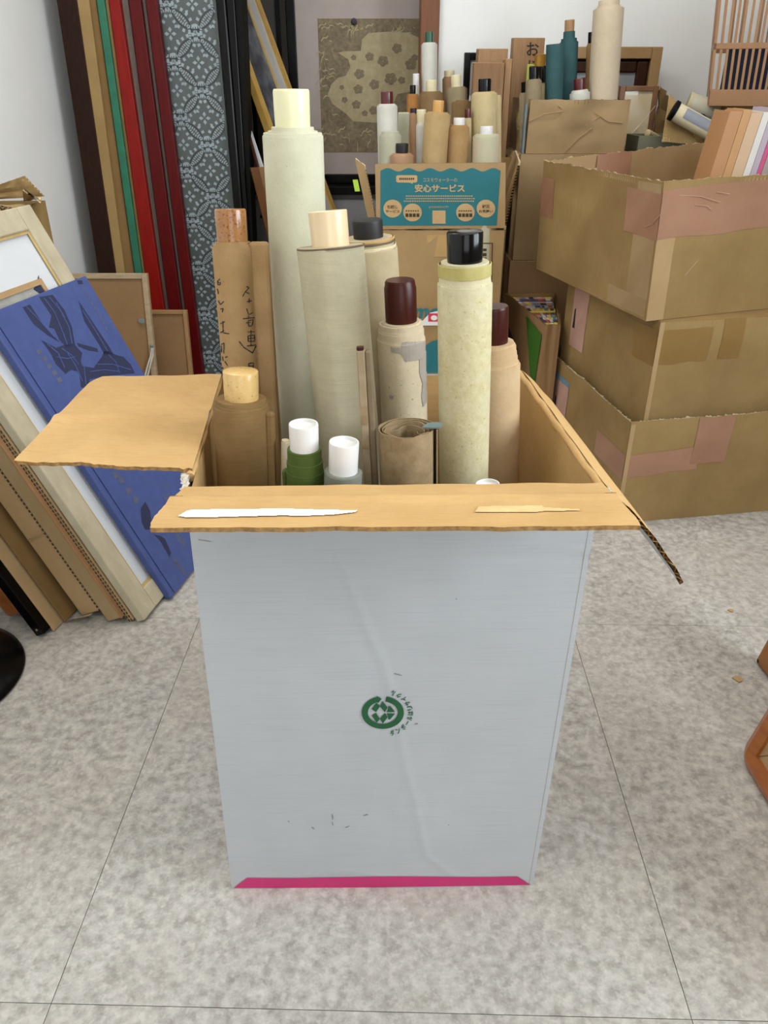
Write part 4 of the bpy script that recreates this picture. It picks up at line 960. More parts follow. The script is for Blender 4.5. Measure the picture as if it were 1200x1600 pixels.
# its two side flaps
mb = MB(); board(mb, PY(577, 348, YT + .03), PY(591, 357, YT + .02), PY(570, 258, YT + .03), PY(555, 247, YT + .04), .006, 8, 8); mb.build('flap', [FCOL, FCOL, EDGEL], o)
mb = MB(); board(mb, V((X1, YT + .30, ZT)), V((X1, YT + .01, ZT)), PY(812, 252, YT + .08), PY(806, 235, YT + .34), .006, 8, 8); mb.build('flap', [FCOL, FCOL, EDGEL], o)
o2 = MB(); pg = PY(551, 281, YT + .02); o2.slab(pg, (.014, .004, 0), (0, .003, 0), (.006, 0, -.03)); tag(o2.build('paper_tag', flat('lime_tag', '#a4c22c', .5)), 'lime green tag beside the teal printed carton', 'tag')

def cyl(name, c1, c2): return paper(name, c1, c2, c3=(c2, 8, .3))
PW = cyl('white_paper', '#cfcdc4', '#c4c2b8'); PT = cyl('straw_paper', '#b89c70', '#aa8e62'); PTN = cyl('tan_weave', '#ac8a5e', '#9e7c50'); PC = cyl('cream_paper', '#c6b48b', '#b9a67c')
PM = paper('green_pink_faded', '#b3b396', '#c9b19a', scale=9); PK = cyl('pinkish_paper', '#b08b6c', '#a37e5f'); PBR = cyl('dull_brown', '#8b6f4c', '#7e6342'); PTA = cyl('taupe_paper', '#97886c', '#8a7b60'); POR = cyl('orange_tan', '#b07c46', '#a27039')
PLG = cyl('pale_grey_paper', '#b5b29c', '#a8a58e'); PTE = paper('dark_teal_silk', '#3a5b5e', '#335254'); PIV = cyl('pale_pinkish_silk', '#cdbda4', '#c3b299')
CW = WCAP; CRM = mat('cream_cap', '#ddd3ae', '#d5cba4', 8, .4); CRED = mat('dark_red_cap', '#5c1717', '#4d1010', 12, .3, coat=.3); CTAN = mat('tan_cap', '#cda05f', '#c39553', 12, .4); CGRN = mat('green_cap', '#2c5f45', '#24543c', 12, .35, coat=.2); CPUR = mat('plum_cap', '#32182a', '#281222', 12, .35); CTW = mat('plain_wood_cap', '#a98058', '#9c744d', 12, .5)
G2 = 'scrolls in the teal printed carton'; G3 = 'scrolls behind the teal printed carton'; G4 = 'scrolls in the small rear carton'
def bs(label, x, yt, wp_, Y, pm, cap=None, cm=None, lean=0, dpt=.55, grp=G2, **k):
    return scroll('hanging_scroll', label, (x, yt), (x + lean, yt + 60), Y, Y, wp_, pm, cap, cm, depth=dpt, group=grp, n=28, steps=k.pop('steps', ((.93, .003), (.80, .006))), **k)
bs('white scroll with dark red knob at the left of the teal printed carton', 605, 166, 33, 2.42, PW, (19, 143), CRED, 1)
bs('pale grey roll without knob in the teal printed carton', 610, 212, 36, 2.36, PLG, lean=0, dpt=.35, steps=((.9, .004), (.8, .010), (.5, .009)))
bs('low pinkish roll with a dark brown knob in the teal printed carton', 628, 243, 38, 2.335, PK, (19, 224), DKB, -1, .3)
bs('straw scroll with pale tan knob leaning right in the teal printed carton', 684, 179, 42, 2.345, PT, (17, 157), CTAN, -4)
bs('tan woven scroll with white knob in the teal printed carton', 717, 199, 34, 2.345, PTN, (18, 184), CW, -3)
bs('cream scroll with blackish knob in the teal printed carton', 757, 147, 42, 2.44, PC, (20, 123), EBON, -1)
bs('faded green and pink scroll with white knob in the teal printed carton', 760, 213, 44, 2.335, PM, (20, 197), CW, -2, .35)
bs('small plum-knobbed scroll with narrow pinkish roll', 646, 180, 13, 2.45, PK, (10, 169), CPUR, 1)
bs('white roll with cream knob and dark knot beside plum-knobbed scroll', 658, 196, 20, 2.45, PW, (15, 171), CRM, 0)
bs('slim scroll with a bright red knob in the teal printed carton', 731, 186, 12, 2.42, PC, (10, 170), CRED, 0)
bs('slim pale roll standing at the right edge of the teal printed carton', 779, 152, 9, 2.52, PC, None, None, 0, .5, seam_t=.02)
bs('brown roll without knob in the middle of the scroll crowd', 722, 160, 34, 2.53, PBR, None, None, 0, .55, steps=((.92, .003), (.6, .006)))
o = MB(); pA = PY(622, 176, 2.52); pB = PY(640, 174, 2.52); o = o.slab(V((pA.x, 2.52, pA.z - .55)), (pB.x - pA.x, .004, 0), (0, .05, 0), (0, 0, .55)).build('narrow_box', PLG, bevel=.003); tag(o, 'narrow pale slab box between white scroll and plum-knobbed scroll', 'box', G2)
# carton behind, holding the rear row
xa, xb = PY(628, 200, 2.74).x, PY(812, 250, 2.64).x - .014
o, wl = carton('carton', 'kraft carton hidden behind the teal printed carton, holding tall scrolls', [(xa, 2.72, 0), (xb, 2.72, 0), (xb, 3.10, 0), (xa, 3.10, 0)], [(xa, 2.72, .80), (xb, 2.72, .80), (xb, 3.10, .80), (xa, 3.10, .80)], KR2, KR2, seed=8)
bs('tall white scroll with green knob beside the brown door jamb', 671, 70, 26, 2.90, PW, (13, 50), CGRN, 0, .9, G3)
bs('slim white scroll with white knob left of the green-knobbed one', 650, 134, 11, 2.88, PW, (10, 115), CW, 0, .6, G3)
bs('orange tan scroll with small black knob', 645, 150, 19, 2.80, POR, (9, 133), EBON, 0, .6, G3)
bs('brown scroll with pale beige knob in the rear row', 674, 146, 38, 2.80, PBR, (17, 125), CRM, 0, .6, G3)
bs('small brown scroll with cream knob farthest back', 702, 123, 22, 2.95, PK, (16, 110), CRM, 0, .7, G3)
bs('taupe scroll with cream knob in the rear row', 713, 139, 36, 2.82, PTA, (16, 117), CRM, 1, .6, G3)
KIRI = mat('pale_paulownia', '#a5805a', '#96714c', 10, .65, (12, 12, 1.2)); KIRI2 = mat('old_paulownia', '#8f6a47', '#805d3c', 10, .65, (12, 12, 1.2))
def upright(label, xl_, xr_, yt, Y, th, zb_, mt, mt2=None, name='wooden_box'):
    a, b = PY(xl_, yt, Y), PY(xr_, yt, Y)
    if zb_ < .1: b.x = min(b.x, xb - .012)
    o = thing(name, label, 'box', (a.x, Y, zb_), 'wooden scroll boxes')
    lid = min(.05, th * .35)
    MB().box(a.x, b.x, Y, Y + th - .003, zb_, a.z - .0).build('case', mt, o, bevel=.002)
    MB().box(a.x - .001, b.x + .001, Y + th - .002, Y + th + lid * .3, zb_, a.z + .002).build('lid', mt2 or mt, o, bevel=.002)
    return o, a, b
upright('flat wooden box standing behind the cream scroll', 741, 789, 98, 2.76, .045, .0075, KIRI2, KIRI)
upright('taller pale wooden box behind the flat wooden box', 748, 806, 76, 2.88, .06, .0075, KIRI)
upright('narrow pinkish wooden box right of the flat wooden box', 790, 806, 92, 2.77, .06, .0075, KIRI)
# small black picture frame on the wall side
a, b = PY(726, 82, 3.05), PY(746, 134, 3.05); o = thing('framed_picture', 'small black frame with white mount behind the wooden boxes', 'picture frame', (a.x, 3.05, .81))
zb_ = .0075; W_ = .10; o.location.z = zb_
for q in ((a.x, a.x + .022), (a.x + W_ - .022, a.x + W_)): MB().box(q[0], q[1], 3.045, 3.075, zb_, a.z).build('frame_bar', BLK, o, bevel=.002)
MB().box(a.x + .022, a.x + W_ - .022, 3.045, 3.075, a.z - .022, a.z).build('frame_bar', BLK, o, bevel=.002); MB().box(a.x + .022, a.x + W_ - .022, 3.045, 3.075, zb_, zb_ + .022).build('frame_bar', BLK, o, bevel=.002)
MB().box(a.x + .022, a.x + W_ - .022, 3.058, 3.07, b.z - .03, a.z - .022).build('mount', MATW, o)

# ------------------------------------------------------------------ rear right: small carton on two others
Y2 = 2.64
c0, c1 = PY(821, 240, Y2), PY(975, 236, Y2); zA = c0.z; zA2 = PY(821, 156, Y2).z; zL = PY(815, 405, Y2).z
xA, xB = c0.x, c1.x
o, wl = carton('carton', 'crumpled kraft carton holding dark teal and cream scrolls', [(xA, Y2, zA), (xB, Y2, zA), (xB - .01, Y2 + .27, zA), (xA - .01, Y2 + .27, zA)], [(xA + .003, Y2, zA2), (xB, Y2, zA2), (xB - .01, Y2 + .27, zA2), (xA - .012, Y2 + .27, zA2 + .004)], KR2, KR3, seed=5, disp=.006, jag=.02)
m1 = MB()
for pts in ([(826, 190), (850, 178), (880, 174), (895, 185), (915, 196), (940, 180)], [(872, 165), (885, 175), (900, 184)], [(930, 176), (950, 190), (972, 192)], [(880, 240), (905, 215), (925, 200)]):
    for (x_, y_), (x2_, y2_) in zip(pts, pts[1:]): m1.tube([PY(x_, y_, Y2 - .0015), PY(x2_, y2_, Y2 - .0015)], .0012, 5)
m1.build('crease', KRL, o, smooth=60)
mb = MB(); lx = xA - .004
mb.box(lx - .007, lx - .005, Y2 + .10, Y2 + .13, zA2 - .085, zA2 - .04); mb.build('lime_sticker', flat('lime_tag', '#a4c22c', .5), o)
MB().box(xA - .012, xA - .006, Y2 - .004, Y2 + .02, zA, zA2 - .01).build('edge_tape', mat('blue_grey_tape', '#6f7d80', '#647275', 10, .5), o)
xl2, xr2 = PY(812, 250, Y2).x, PY(985, 250, Y2).x
o, wl = carton('carton', 'kraft carton directly under the crumpled scroll carton', [(xl2, Y2 - .015, zL), (xr2, Y2 - .015, zL), (xr2, 3.14, zL), (xl2, 3.14, zL)], [(xl2, Y2 - .015, zA - .004), (xr2, Y2 - .015, zA - .004), (xr2, 3.14, zA - .004), (xl2, 3.14, zA - .004)], KR2, KR3, seed=6)
MB().box(xl2 + .002, xr2 - .002, Y2 - .010, 3.135, zA - .008, zA - .001).build('closed_lid', KR3, o)
mb = MB(); board(mb, V((xl2, Y2 + .02, zA - .003)), V((xl2, Y2 + .25, zA - .003)), PY(783, 235, Y2 + .22), PY(800, 305, Y2 - .02), .005, 6, 6); mb.build('flap', [KR3, KR3, EDGEL], o)
o, wl = carton('carton', 'lowest kraft carton behind the magazine box', [(xl2 - .01, Y2 - .03, 0), (xr2, Y2 - .03, 0), (xr2, 3.14, 0), (xl2 - .01, 3.14, 0)], [(xl2 - .01, Y2 - .03, zL - .003), (xr2, Y2 - .03, zL - .003), (xr2, 3.14, zL - .003), (xl2 - .01, 3.14, zL - .003)], KR2, mat('kraft_rosy', '#98754f', '#8c6a45', 6, .75), seed=7)
MB().box(xl2 - .007, xr2 - .003, Y2 - .025, 3.135, zL - .008, zL - .002).build('closed_lid', KR3, o)
zs = zA2 - zA
def rs(label, x, yt, wp_, Y, pm, cap=None, cm=None, lean=0, **k):
    A_ = PY(x, yt, Y); return bs(label, x, yt, wp_, Y, pm, cap, cm, lean, max(.03, A_.z - zA - .008), G4, **k)
rs('dark teal scroll with tan wooden knob', 889, 66, 30, 2.78, PTE, (15, 31), CTW, -2, steps=((.9, .002), (.84, .010), (.62, .028), (.55, .029)))
rs('dark teal roll without knob in front of the tan-knobbed one', 868, 69, 29, 2.71, PTE, None, None, -2, steps=((.93, -.003), (.6, -.006)))
rs('white scroll with red knob low in the crumpled carton', 906, 145, 32, 2.69, PW, (19, 122), CRED, 0, steps=((.85, .006), (.75, .008)))
rs('tall pale pinkish silk scroll above the crumpled carton', 951, 14, 48, 2.71, PIV, (32, 0), PIV, -4, steps=((.9, .003), (.75, .008)), seam=-15)
rs('grey scroll with black knob at the left of the crumpled carton', 834, 127, 26, 2.69, PTA, (15, 104), EBON, -1)
rs('slim beige scroll with large black knob beside the dark teal roll', 850, 122, 12, 2.76, PC, (16, 103), EBON, 0, steps=((.95, .001),))
rs('slim tan scroll with black knob left of the pale silk scroll', 924, 71, 15, 2.80, PTN, (11, 50), EBON, -2)
rs('short dark scroll with black cloth top at the carton corner', 820, 148, 18, 2.72, PTA, (11, 128), BLKM, 0)
o, a, b = upright('tall pale wooden box marked with a brush character', 803, 852, 59, 2.97, .05, zA - .0005, KIRI)
mb = MB(); put_text(mb, 'お', lambda u_, v_: PY(lerp(823, 842, u_), lerp(87, 66, v_), 2.9692), .01); put_text(mb, 'に', lambda u_, v_: PY(lerp(826, 840, u_), lerp(108, 94, v_), 2.9692), .01); mb.build('brush_writing', INK, o)['label'] = 'black brush character'
a = PY(845, 85, 2.93); o = MB().lathe(V((a.x, 2.93, zA)), (0, 0, 1), [(.015, 0), (.018, .02), (.018, a.z - zA), (.012, a.z - zA + .002)], 20).build('gold_canister', mat('gold_foil', '#b98b32', '#8f6620', 40, .3), smooth=40); tag(o, 'small gold patterned tube in front of the marked wooden box', 'tube')
a, b = PY(824, 100, 2.945), PY(840, 122, 2.945); o = thing('edged_card', 'small lime green edged card behind the black-knobbed scrolls', 'card', (a.x, 2.945, zA))
for q in ((a.x, a.x + .006, zA, a.z), (b.x - .006, b.x, zA, a.z), (a.x + .006, b.x - .006, a.z - .006, a.z)): MB().box(q[0], q[1], 2.94, 2.95, q[2], q[3]).build('card_edge', flat('lime_pale', '#c3cf5a', .6), o)
MB().box(a.x + .005, b.x - .005, 2.944, 2.949, zA, a.z - .005).build('card', MATW, o)
# carton to the right with frames
xc0, xc1 = xr2 + .008, 1.02
o, wl = carton('carton', 'closed kraft carton under the cream framed picture', [(xc0, 2.62, 0), (xc1, 2.62, 0), (xc1, 3.14, 0), (xc0, 3.14, 0)], [(xc0, 2.62, .80), (xc1, 2.62, .80), (xc1, 3.14, .80), (xc0, 3.14, .80)], KR2, KR2, seed=9)
MB().box(xc0 + .004, xc1 - .004, 2.624, 3.136, .796, .803).build('closed_lid', KR2, o)
# wide frame against the wall
Yw = 3.10; a, b = PY(860, 73, Yw), PY(1037, 73, Yw); zq = zA + .001
o = thing('framed_picture', 'wide kraft-coloured frame with dark inner frame against the white wall', 'picture frame', (b.x, Yw, zq))
KF = mat('tan_frame', '#a58356', '#977548', 8, .65); fw_ = .036; hx0 = PY(858, 73, Yw).x
for q in ((b.x - fw_, b.x, zq, a.z), (hx0, hx0 + fw_, zq, a.z), (hx0 + fw_, b.x - fw_, a.z - fw_, a.z), (hx0 + fw_, b.x - fw_, zq, zq + fw_)): MB().box(q[0], q[1], Yw, Yw + .03, q[2], q[3]).build('frame_bar', KF, o, bevel=.003)
i0, i1 = hx0 + fw_ + .004, b.x - fw_ - .004; j0, j1 = zq + fw_ + .004, a.z - fw_ - .006; IW = mat('dark_inner_wood', '#3a1f0e', '#2a1508', 10, .5, spec=.15)
for q in ((i0, i0 + .04, j0, j1), (i1 - .04, i1, j0, j1), (i0 + .04, i1 - .04, j1 - .036, j1), (i0 + .04, i1 - .04, j0, j0 + .036)): MB().box(q[0], q[1], Yw + .008, Yw + .026, q[2], q[3]).build('inner_bar', IW, o, bevel=.006)
MB().box(i0 + .02, i1 - .02, Yw + .018, Yw + .024, j0 + .02, j1 - .02).build('glass', mat('grey_glass', '#8f9396', '#85898c', 4, .15), o)
MB().box(hx0, b.x, Yw + .027, Yw + .031, zq, a.z - .002).build('backing', BLKM, o)
Yc = 2.90; a, b = PY(966, 137, Yc), PY(1031, 134, Yc); zq = .806; xq = xc0 + .002
o = thing('framed_picture', 'cream picture in thin brown frame wrapped in clear film', 'picture frame', (b.x, Yc, zq))
BF = mat('thin_brown_frame', '#8a6242', '#7a5436', 10, .5)
for q in ((b.x - .018, b.x, zq, b.z), (xq, xq + .018, zq, b.z), (xq + .018, b.x - .018, b.z - .016, b.z), (xq + .018, b.x - .018, zq, zq + .016)): MB().box(q[0], q[1], Yc, Yc + .025, q[2], q[3]).build('frame_bar', BF, o, bevel=.002)
MB().box(xq + .016, b.x - .016, Yc + .006, Yc + .014, zq + .014, b.z - .014).build('picture', mat('cream_picture', '#d8c7a6', '#cfbd9a', 6, .2, coat=.5), o)
mb = MB(); mb.tube([PY(990, 205, Yc - .003), PY(1010, 183, Yc - .005), PY(1024, 165, Yc - .003)], .0007, 5); mb.tube([PY(980, 215, Yc - .003), PY(1000, 196, Yc - .004)], .0012, 5); mb.build('film_crease', mat('clear_film', '#e9e2d2', '#e0d8c6', 6, .15), o, smooth=60)
mb = MB(); board(mb, PY(1020, 214, Yc - .03), PY(1040, 216, Yc + .04), PY(1044, 150, Yc + .05), PY(1032, 134, Yc - .01), .004, 6, 8, lambda u_, v_: .01 * noise.noise((u_ * 3, v_ * 4, 1)), (0, .1, .08, 0)); tag(mb.build('cardboard_piece', [KR2, KR2, EDGEL], smooth=30), 'ragged upright piece of kraft board right of the cream picture', 'cardboard')
# grey tray with a small roll
a = PY(996, 212, 2.68); o = thing('tray', 'olive grey open tray on the closed kraft carton', 'tray', (a.x + .08, 2.72, .804))
OLV = mat('olive_board', '#6d6c58', '#626150', 10, .7); tx0, tx1, ty0, ty1 = a.x + .0, a.x + .15, 2.66, 2.80; tz = .865
for q in ((tx0, tx1, ty0, ty0 + .005), (tx0, tx1, ty1 - .005, ty1), (tx0, tx0 + .005, ty0 + .005, ty1 - .005), (tx1 - .005, tx1, ty0 + .005, ty1 - .005)): MB().box(q[0], q[1], q[2], q[3], .804, tz).build('side', OLV, o, bevel=.001)
MB().box(tx0 + .005, tx1 - .005, ty0 + .005, ty1 - .005, .804, .809).build('bottom', OLV, o)
p1, p2 = V((tx0 + .035, 2.70, .872)), V((tx0 + .11, 2.76, .842)); o = MB().lathe(p1, p2 - p1, [(.008, 0), (.011, .002), (.011, (p2 - p1).length - .002), (.008, (p2 - p1).length)], 20).build('paper_roll', PC, smooth=40); tag(o, 'small cream paper roll resting in the olive tray', 'scroll')
# rolls lying behind the big carton
def lying(name, label, A_, B_, r_, mt, parts):
    o = thing(name, label, 'scroll', (A_ + B_) / 2 - V((0, 0, r_))); ax = (B_ - A_); L_ = ax.length
    MB().lathe(A_, ax, [(r_ * .9, 0), (r_, .003), (r_, L_ - .003), (r_ * .9, L_)], 32).build('paper_roll', mt, o, smooth=40)
    for nm, t0_, t1_, rr_, mm in parts: MB().lathe(A_ + ax * t0_, ax, [(rr_ * .95, 0), (rr_, .001), (rr_, L_ * (t1_ - t0_) - .001), (rr_ * .95, L_ * (t1_ - t0_))], 32).build(nm, mm, o, smooth=40)
    return o, ax.normalized(), L_
CRP = cyl('cream_wrapping', '#d9cdae', '#d0c3a2')
A_, B_ = PY(1053, 173, 2.59), PY(1148, 226, 2.55)
o, axr, Lr = lying('paper_roll', 'cream roll with grey label and dark end cap lying behind the big carton', A_, B_, .026, CRP, [('end_cap', -.03, .03, .0285, BLKM)])
mb = MB(); exr = (EYE - A_).normalized(); exr = (exr - axr * exr.dot(axr)).normalized(); eyr = axr.cross(exr)
def lbf(u_, v_):
    an = R(-10 + 70 * v_); s_ = 1 if eyr.z > 0 else -1
    return A_ + axr * (Lr * (.14 + .5 * u_)) + (exr * math.cos(an) + eyr * s_ * math.sin(an)) * .0268
mb.grid(lbf, 4, 10); mb.build('paper_label', mat('grey_label', '#8b8f98', '#7f838c', 12, .6), o)
A2_, B2_ = PY(1074, 160, 2.70), PY(1160, 188, 2.66)
lying('paper_roll', 'white roll with rounded end lying behind the labelled roll', A2_, B2_, .030, mat('white_wrap', '#dcd8c4', '#d4d0ba', 8, .5), [('end_band', .0, .06, .0308, CRM)])
a = PY(1108, 195, 2.61); MBx = MB(); MBx.slab(PY(1100, 178, 2.63), PY(1118, 196, 2.63) - PY(1100, 178, 2.63), (0, .05, 0), (0, .01, -.012)); tag(MBx.build('dark_strip', mat('dark_brown_strip', '#3b2a20', '#2f2018', 10, .5)), 'short dark brown strip between the white rolls and the basket', 'strip')
o = MB(); mb = MB(); board(mb, PY(1034, 222, 2.60), PY(1090, 226, 2.585), PY(1062, 165, 2.63), PY(1046, 148, 2.66), .005, 8, 8, lambda u_, v_: .006 * noise.noise((u_ * 3, v_ * 4, 3)), (0, .04, .06, 0)); tag(mb.build('cardboard_piece', [KR2, KR2, EDGEL], smooth=30), 'tilted kraft board piece under the labelled roll', 'cardboard')

# basket on a tall carton
bx0, by0, bz0 = PY(1107, 160, 2.55).x, 2.55, PY(1112, 166, 2.55).z
o, wl = carton('carton', 'tall kraft carton carrying the brown basket', [(1.03, 2.56, 0), (1.48, 2.56, 0), (1.48, 2.92, 0), (1.03, 2.92, 0)], [(1.03, 2.56, bz0 - .002), (1.48, 2.56, bz0 - .002), (1.48, 2.92, bz0 - .002), (1.03, 2.92, bz0 - .002)], KR2, KR2, seed=12)
MB().box(1.034, 1.476, 2.564, 2.916, bz0 - .008, bz0 - .001).build('closed_lid', KR2, o)
BSK = mat('brown_plastic', '#a57c58', '#99714e', 8, .42); o = thing('basket', 'brown slotted plastic basket at the top right', 'basket', (bx0 + .22, by0 + .15, bz0))
bw, bd, bh = .44, .30, .36; fl_ = .03                # flares outwards to the top
BA = R(-19); ca_, sa_ = math.cos(BA), math.sin(BA)
def bpt(x, y, z):
    k = z / bh * fl_; px_, py_ = lerp(-k, bw + k, x), lerp(-k, bd + k, y)
    return V((bx0 + px_ * ca_ - py_ * sa_, by0 + px_ * sa_ + py_ * ca_, bz0 + z))
BUX, BUY = V((ca_, sa_, 0)), V((-sa_, ca_, 0))
MB().hexa([bpt(0, 0, 0), bpt(1, 0, 0), bpt(1, 1, 0), bpt(0, 1, 0)], [bpt(0, 0, .006), bpt(1, 0, .006), bpt(1, 1, .006), bpt(0, 1, .006)]).build('bottom', BSK, o, bevel=.003)
tb_ = .004
def band(name, z0, z1, thick=tb_):
    for (xa_, ya_), (xb_, yb__) in (((0, 0), (1, 0)), ((1, 0), (1, 1)), ((1, 1), (0, 1)), ((0, 1), (0, 0))):
        p, q = bpt(xa_, ya_, z0), bpt(xb_, yb__, z0); p2_, q2_ = bpt(xa_, ya_, z1), bpt(xb_, yb__, z1); inn = V((0, 0, 1)).cross(q - p).normalized() * thick
        MB().hexa([p, q, q + inn, p + inn], [p2_, q2_, q2_ + inn, p2_ + inn]).build(name, BSK, o, bevel=.0012)
band('solid_band', .004, .043); band('rail', .143, .158, .007); band('rail', .300, .314, .007); band('rim', .345, .36, .010)
ns = 27
for z0, z1 in ((.043, .143), (.158, .300), (.314, .345)):
    for k in range(ns + 1):
        t = k / ns
        p, q = bpt(t, 0, z0), bpt(t, 0, z1); w_ = BUX * .0068; off = -w_ * (t)
        MB().hexa([p + off, p + off + w_, p + off + w_ + BUY * .004, p + off + BUY * .004], [q + off, q + off + w_, q + off + w_ + BUY * .004, q + off + BUY * .004]).build('slat', BSK, o)
    for k in range(1, 18):
        t = k / 18; p, q = bpt(0, t, z0), bpt(0, t, z1); w_ = BUY * .0068; e_ = BUX * .004
        MB().hexa([p, p + e_, p + w_ + e_, p + w_], [q, q + e_, q + w_ + e_, q + w_]).build('slat', BSK, o)
        if t > .0:
            p, q = bpt(t, 1, z0), bpt(t, 1, z1); w_ = BUX * .0068; e_ = BUY * -.004
            MB().hexa([p + e_, p + w_ + e_, p + w_, p], [q + e_, q + w_ + e_, q + w_, q]).build('slat', BSK, o)
a = bpt(.06, .12, .008); NAVY = mat('navy_cloth', '#1d2036', '#171a2d', 20, .8)
mb = MB(); mb.slab(a, BUX * .38, BUY * .012, (.0, .0, .150)); tag(mb.build('navy_folder', NAVY, bevel=.003), 'dark navy folder standing inside the brown basket', 'folder')
mb = MB(); c_ = bpt(.70, .42, .0)
def dome(u_, v_): an = u_ * 2 * math.pi; rr_ = math.sin(v_ * math.pi); return V((c_.x + .150 * rr_ * math.cos(an), c_.y + .055 * rr_ * math.sin(an) - .34 * .165 * rr_ * math.cos(an), bz0 + .140 - .130 * math.cos(v_ * math.pi) + .012 * noise.noise((math.cos(an), v_ * 3, 2))))
mb.grid(dome, 28, 16); tag(mb.build('dark_bag', mat('maroon_cloth', '#2a1a20', '#3a2a30', 14, .8), smooth=60), 'dark maroon cloth bag inside the brown basket', 'bag')
mb = MB(); mb.slab(bpt(.72, .66, .008), BUX * .12, BUY * .02, (.0, 0, .23)); tag(mb.build('teal_pouch', mat('teal_cloth', '#2f5560', '#274a54', 16, .8), bevel=.008), 'dark teal pouch at the right inside the brown basket', 'bag')

# ------------------------------------------------------------------ big cartons stacked on the right
BG = 'stacked kraft cartons on the right'
def Z(p, z): return V((p[0], p[1], z))
A0, A1, A3 = (.603, 1.742), (1.12, 1.825), (.505, 2.36); A2_ = (A1[0] + A3[0] - A0[0], A1[1] + A3[1] - A0[1])
oC, wC = carton('carton', 'lowest big kraft carton on the floor at the right', [Z(p, 0) for p in (A0, A1, A2_, A3)], [Z(A0, .284), Z(A1, .292), Z(A2_, .29), Z(A3, .286)], KR2, KR2, BG, seed=21, jag=.02, mats_edge=EDGEL)
def on_wall(name, o_, wf, pts, mt, off=.001): # polygon given in wall coordinates
    mb = MB(); mb.poly([wf(u_, v_, off=off) for u_, v_ in pts]); return mb.build(name, mt, o_)
strip(oC, 'tape', wC[0], 0, .38, .48, .70, TAPEP, skew=.04, wob=.02); strip(oC, 'tape', wC[0], .34, .52, .55, .995, TAPEP, .0013); strip(oC, 'tape', wC[3], .72, 1, .44, .68, TAPEP, skew=.0)
strip(oC, 'tape', wC[3], .02, .12, .2, .7, TAPEP)
strip(oC, 'blue_label_edge', wC[3], .17, .36, .36, .86, mat('label_blue', '#6f8a9a', '#637e8e', 10, .6), .0009); strip(oC, 'shipping_label', wC[3], .19, .36, .30, .80, mat('label_pink', '#c29a8a', '#b48c7c', 14, .6), .0014)
on_wall('label_stroke', oC, wC[3], [(.21, .45), (.235, .45), (.23, .62), (.215, .60)], INK, .002)
strip(oC, 'box_seam', wC[0], .0, .022, .0, .98, KRL, .0016)
M0, M1, M3 = (.640, 1.768), (1.09, 1.848), (.535, 2.27); M2_ = (M1[0] + M3[0] - M0[0], M1[1] + M3[1] - M0[1])
oM, wM = carton('carton', 'middle kraft carton of the right stack with brown tape patches', [Z(p, .2555) for p in (M0, M1, M2_, M3)], [Z(p, .522) for p in (M0, M1, M2_, M3)], KR2, KR2, BG, seed=31)
mb = MB(); q = [lerp(V((*p, 0)), V((.84, 2.02, 0)), .015) for p in (M0, M1, M2_, M3)]; mb.hexa([p + V((0, 0, .515)) for p in q], [p + V((0, 0, .5225)) for p in q]); mb.build('closed_lid', KR2, oM)
mb = MB(); mb.hexa([p + V((0, 0, .246)) for p in q], [p + V((0, 0, .2545)) for p in q]); mb.build('closed_lid', KRD, oC)
strip(oM, 'tape', wM[0], 0, .30, .62, .93, TAPEC, skew=.02, wob=.02); strip(oM, 'tape', wM[3], .80, 1, .60, .92, TAPEC, skew=.02); strip(oM, 'tape', wM[0], .36, .48, .64, 1, TAPEC); strip(oM, 'box_seam', wM[0], .0, .026, .0, 1, KRL, .0014)
strip(oM, 'shipping_label', wM[3], .10, .28, .30, .92, mat('label_pink', '#c29a8a', '#b48c7c', 14, .6), .0012); on_wall('label_stroke', oM, wM[3], [(.12, .5), (.15, .5), (.145, .72), (.13, .7)], INK, .0018)
T0, T1, T3 = (.607, 1.772), (1.10, 1.945), (.455, 2.36); T2_ = (T1[0] + T3[0] - T0[0], T1[1] + T3[1] - T0[1] - .08)
tp = [PY(1038, 284, 1.772), V((T1[0] + .005, T1[1], .835)), V((*T2_, .862)), PY(850, 251, 2.345)]
oT, wT = carton('carton', 'open kraft carton on top of the right stack with wide pinkish tape', [Z(p, .5235) for p in (T0, T1, T2_, T3)], tp, KRL, KR2, BG, seed=41, jag=.018, mats_edge=EDGEL, disp=.004, nu=36)
strip(oT, 'tape', wT[0], 0, 1, .63, .97, TAPEP, skew=.06, wob=.02, nu=12); strip(oT, 'tape', wT[3], .77, 1, .60, .92, TAPEP, skew=-.01); strip(oT, 'tape', wT[3], .0, .13, .52, .86, TAPEP)
strip(oT, 'box_seam', wT[0], 0, .09, 0, .61, KRL, .0007); strip(oT, 'tape', wT[3], .84, .99, .02, .98, KR3, .0006); strip(oT, 'tape', wT[3], .70, .99, .02, .16, KR3, .0008)
mb = MB()
for pts in ([(1060, 305), (1095, 307), (1125, 316)], [(1085, 320), (1105, 322), (1112, 328)], [(1008, 355), (1020, 350), (1032, 335)], [(1070, 430), (1100, 395), (1130, 360)], [(1120, 300), (1140, 303)]):
    bvT = None
    ws = wT[0] if pts[0][0] > 1040 else wT[3]
    p0_ = ws(.1, .5); n_ = (ws(.9, .5) - p0_).cross(ws(.1, .9) - p0_).normalized()
    if n_.dot(EYE - p0_) < 0: n_ = -n_
    mb.tube([PPL(x_, y_, p0_, n_) + n_ * .001 for x_, y_ in pts], .0007, 5)
mb.build('tape_wrinkle', mat('wrinkle_light', '#c39a84', '#b88f79', 10, .4), oT, smooth=60)
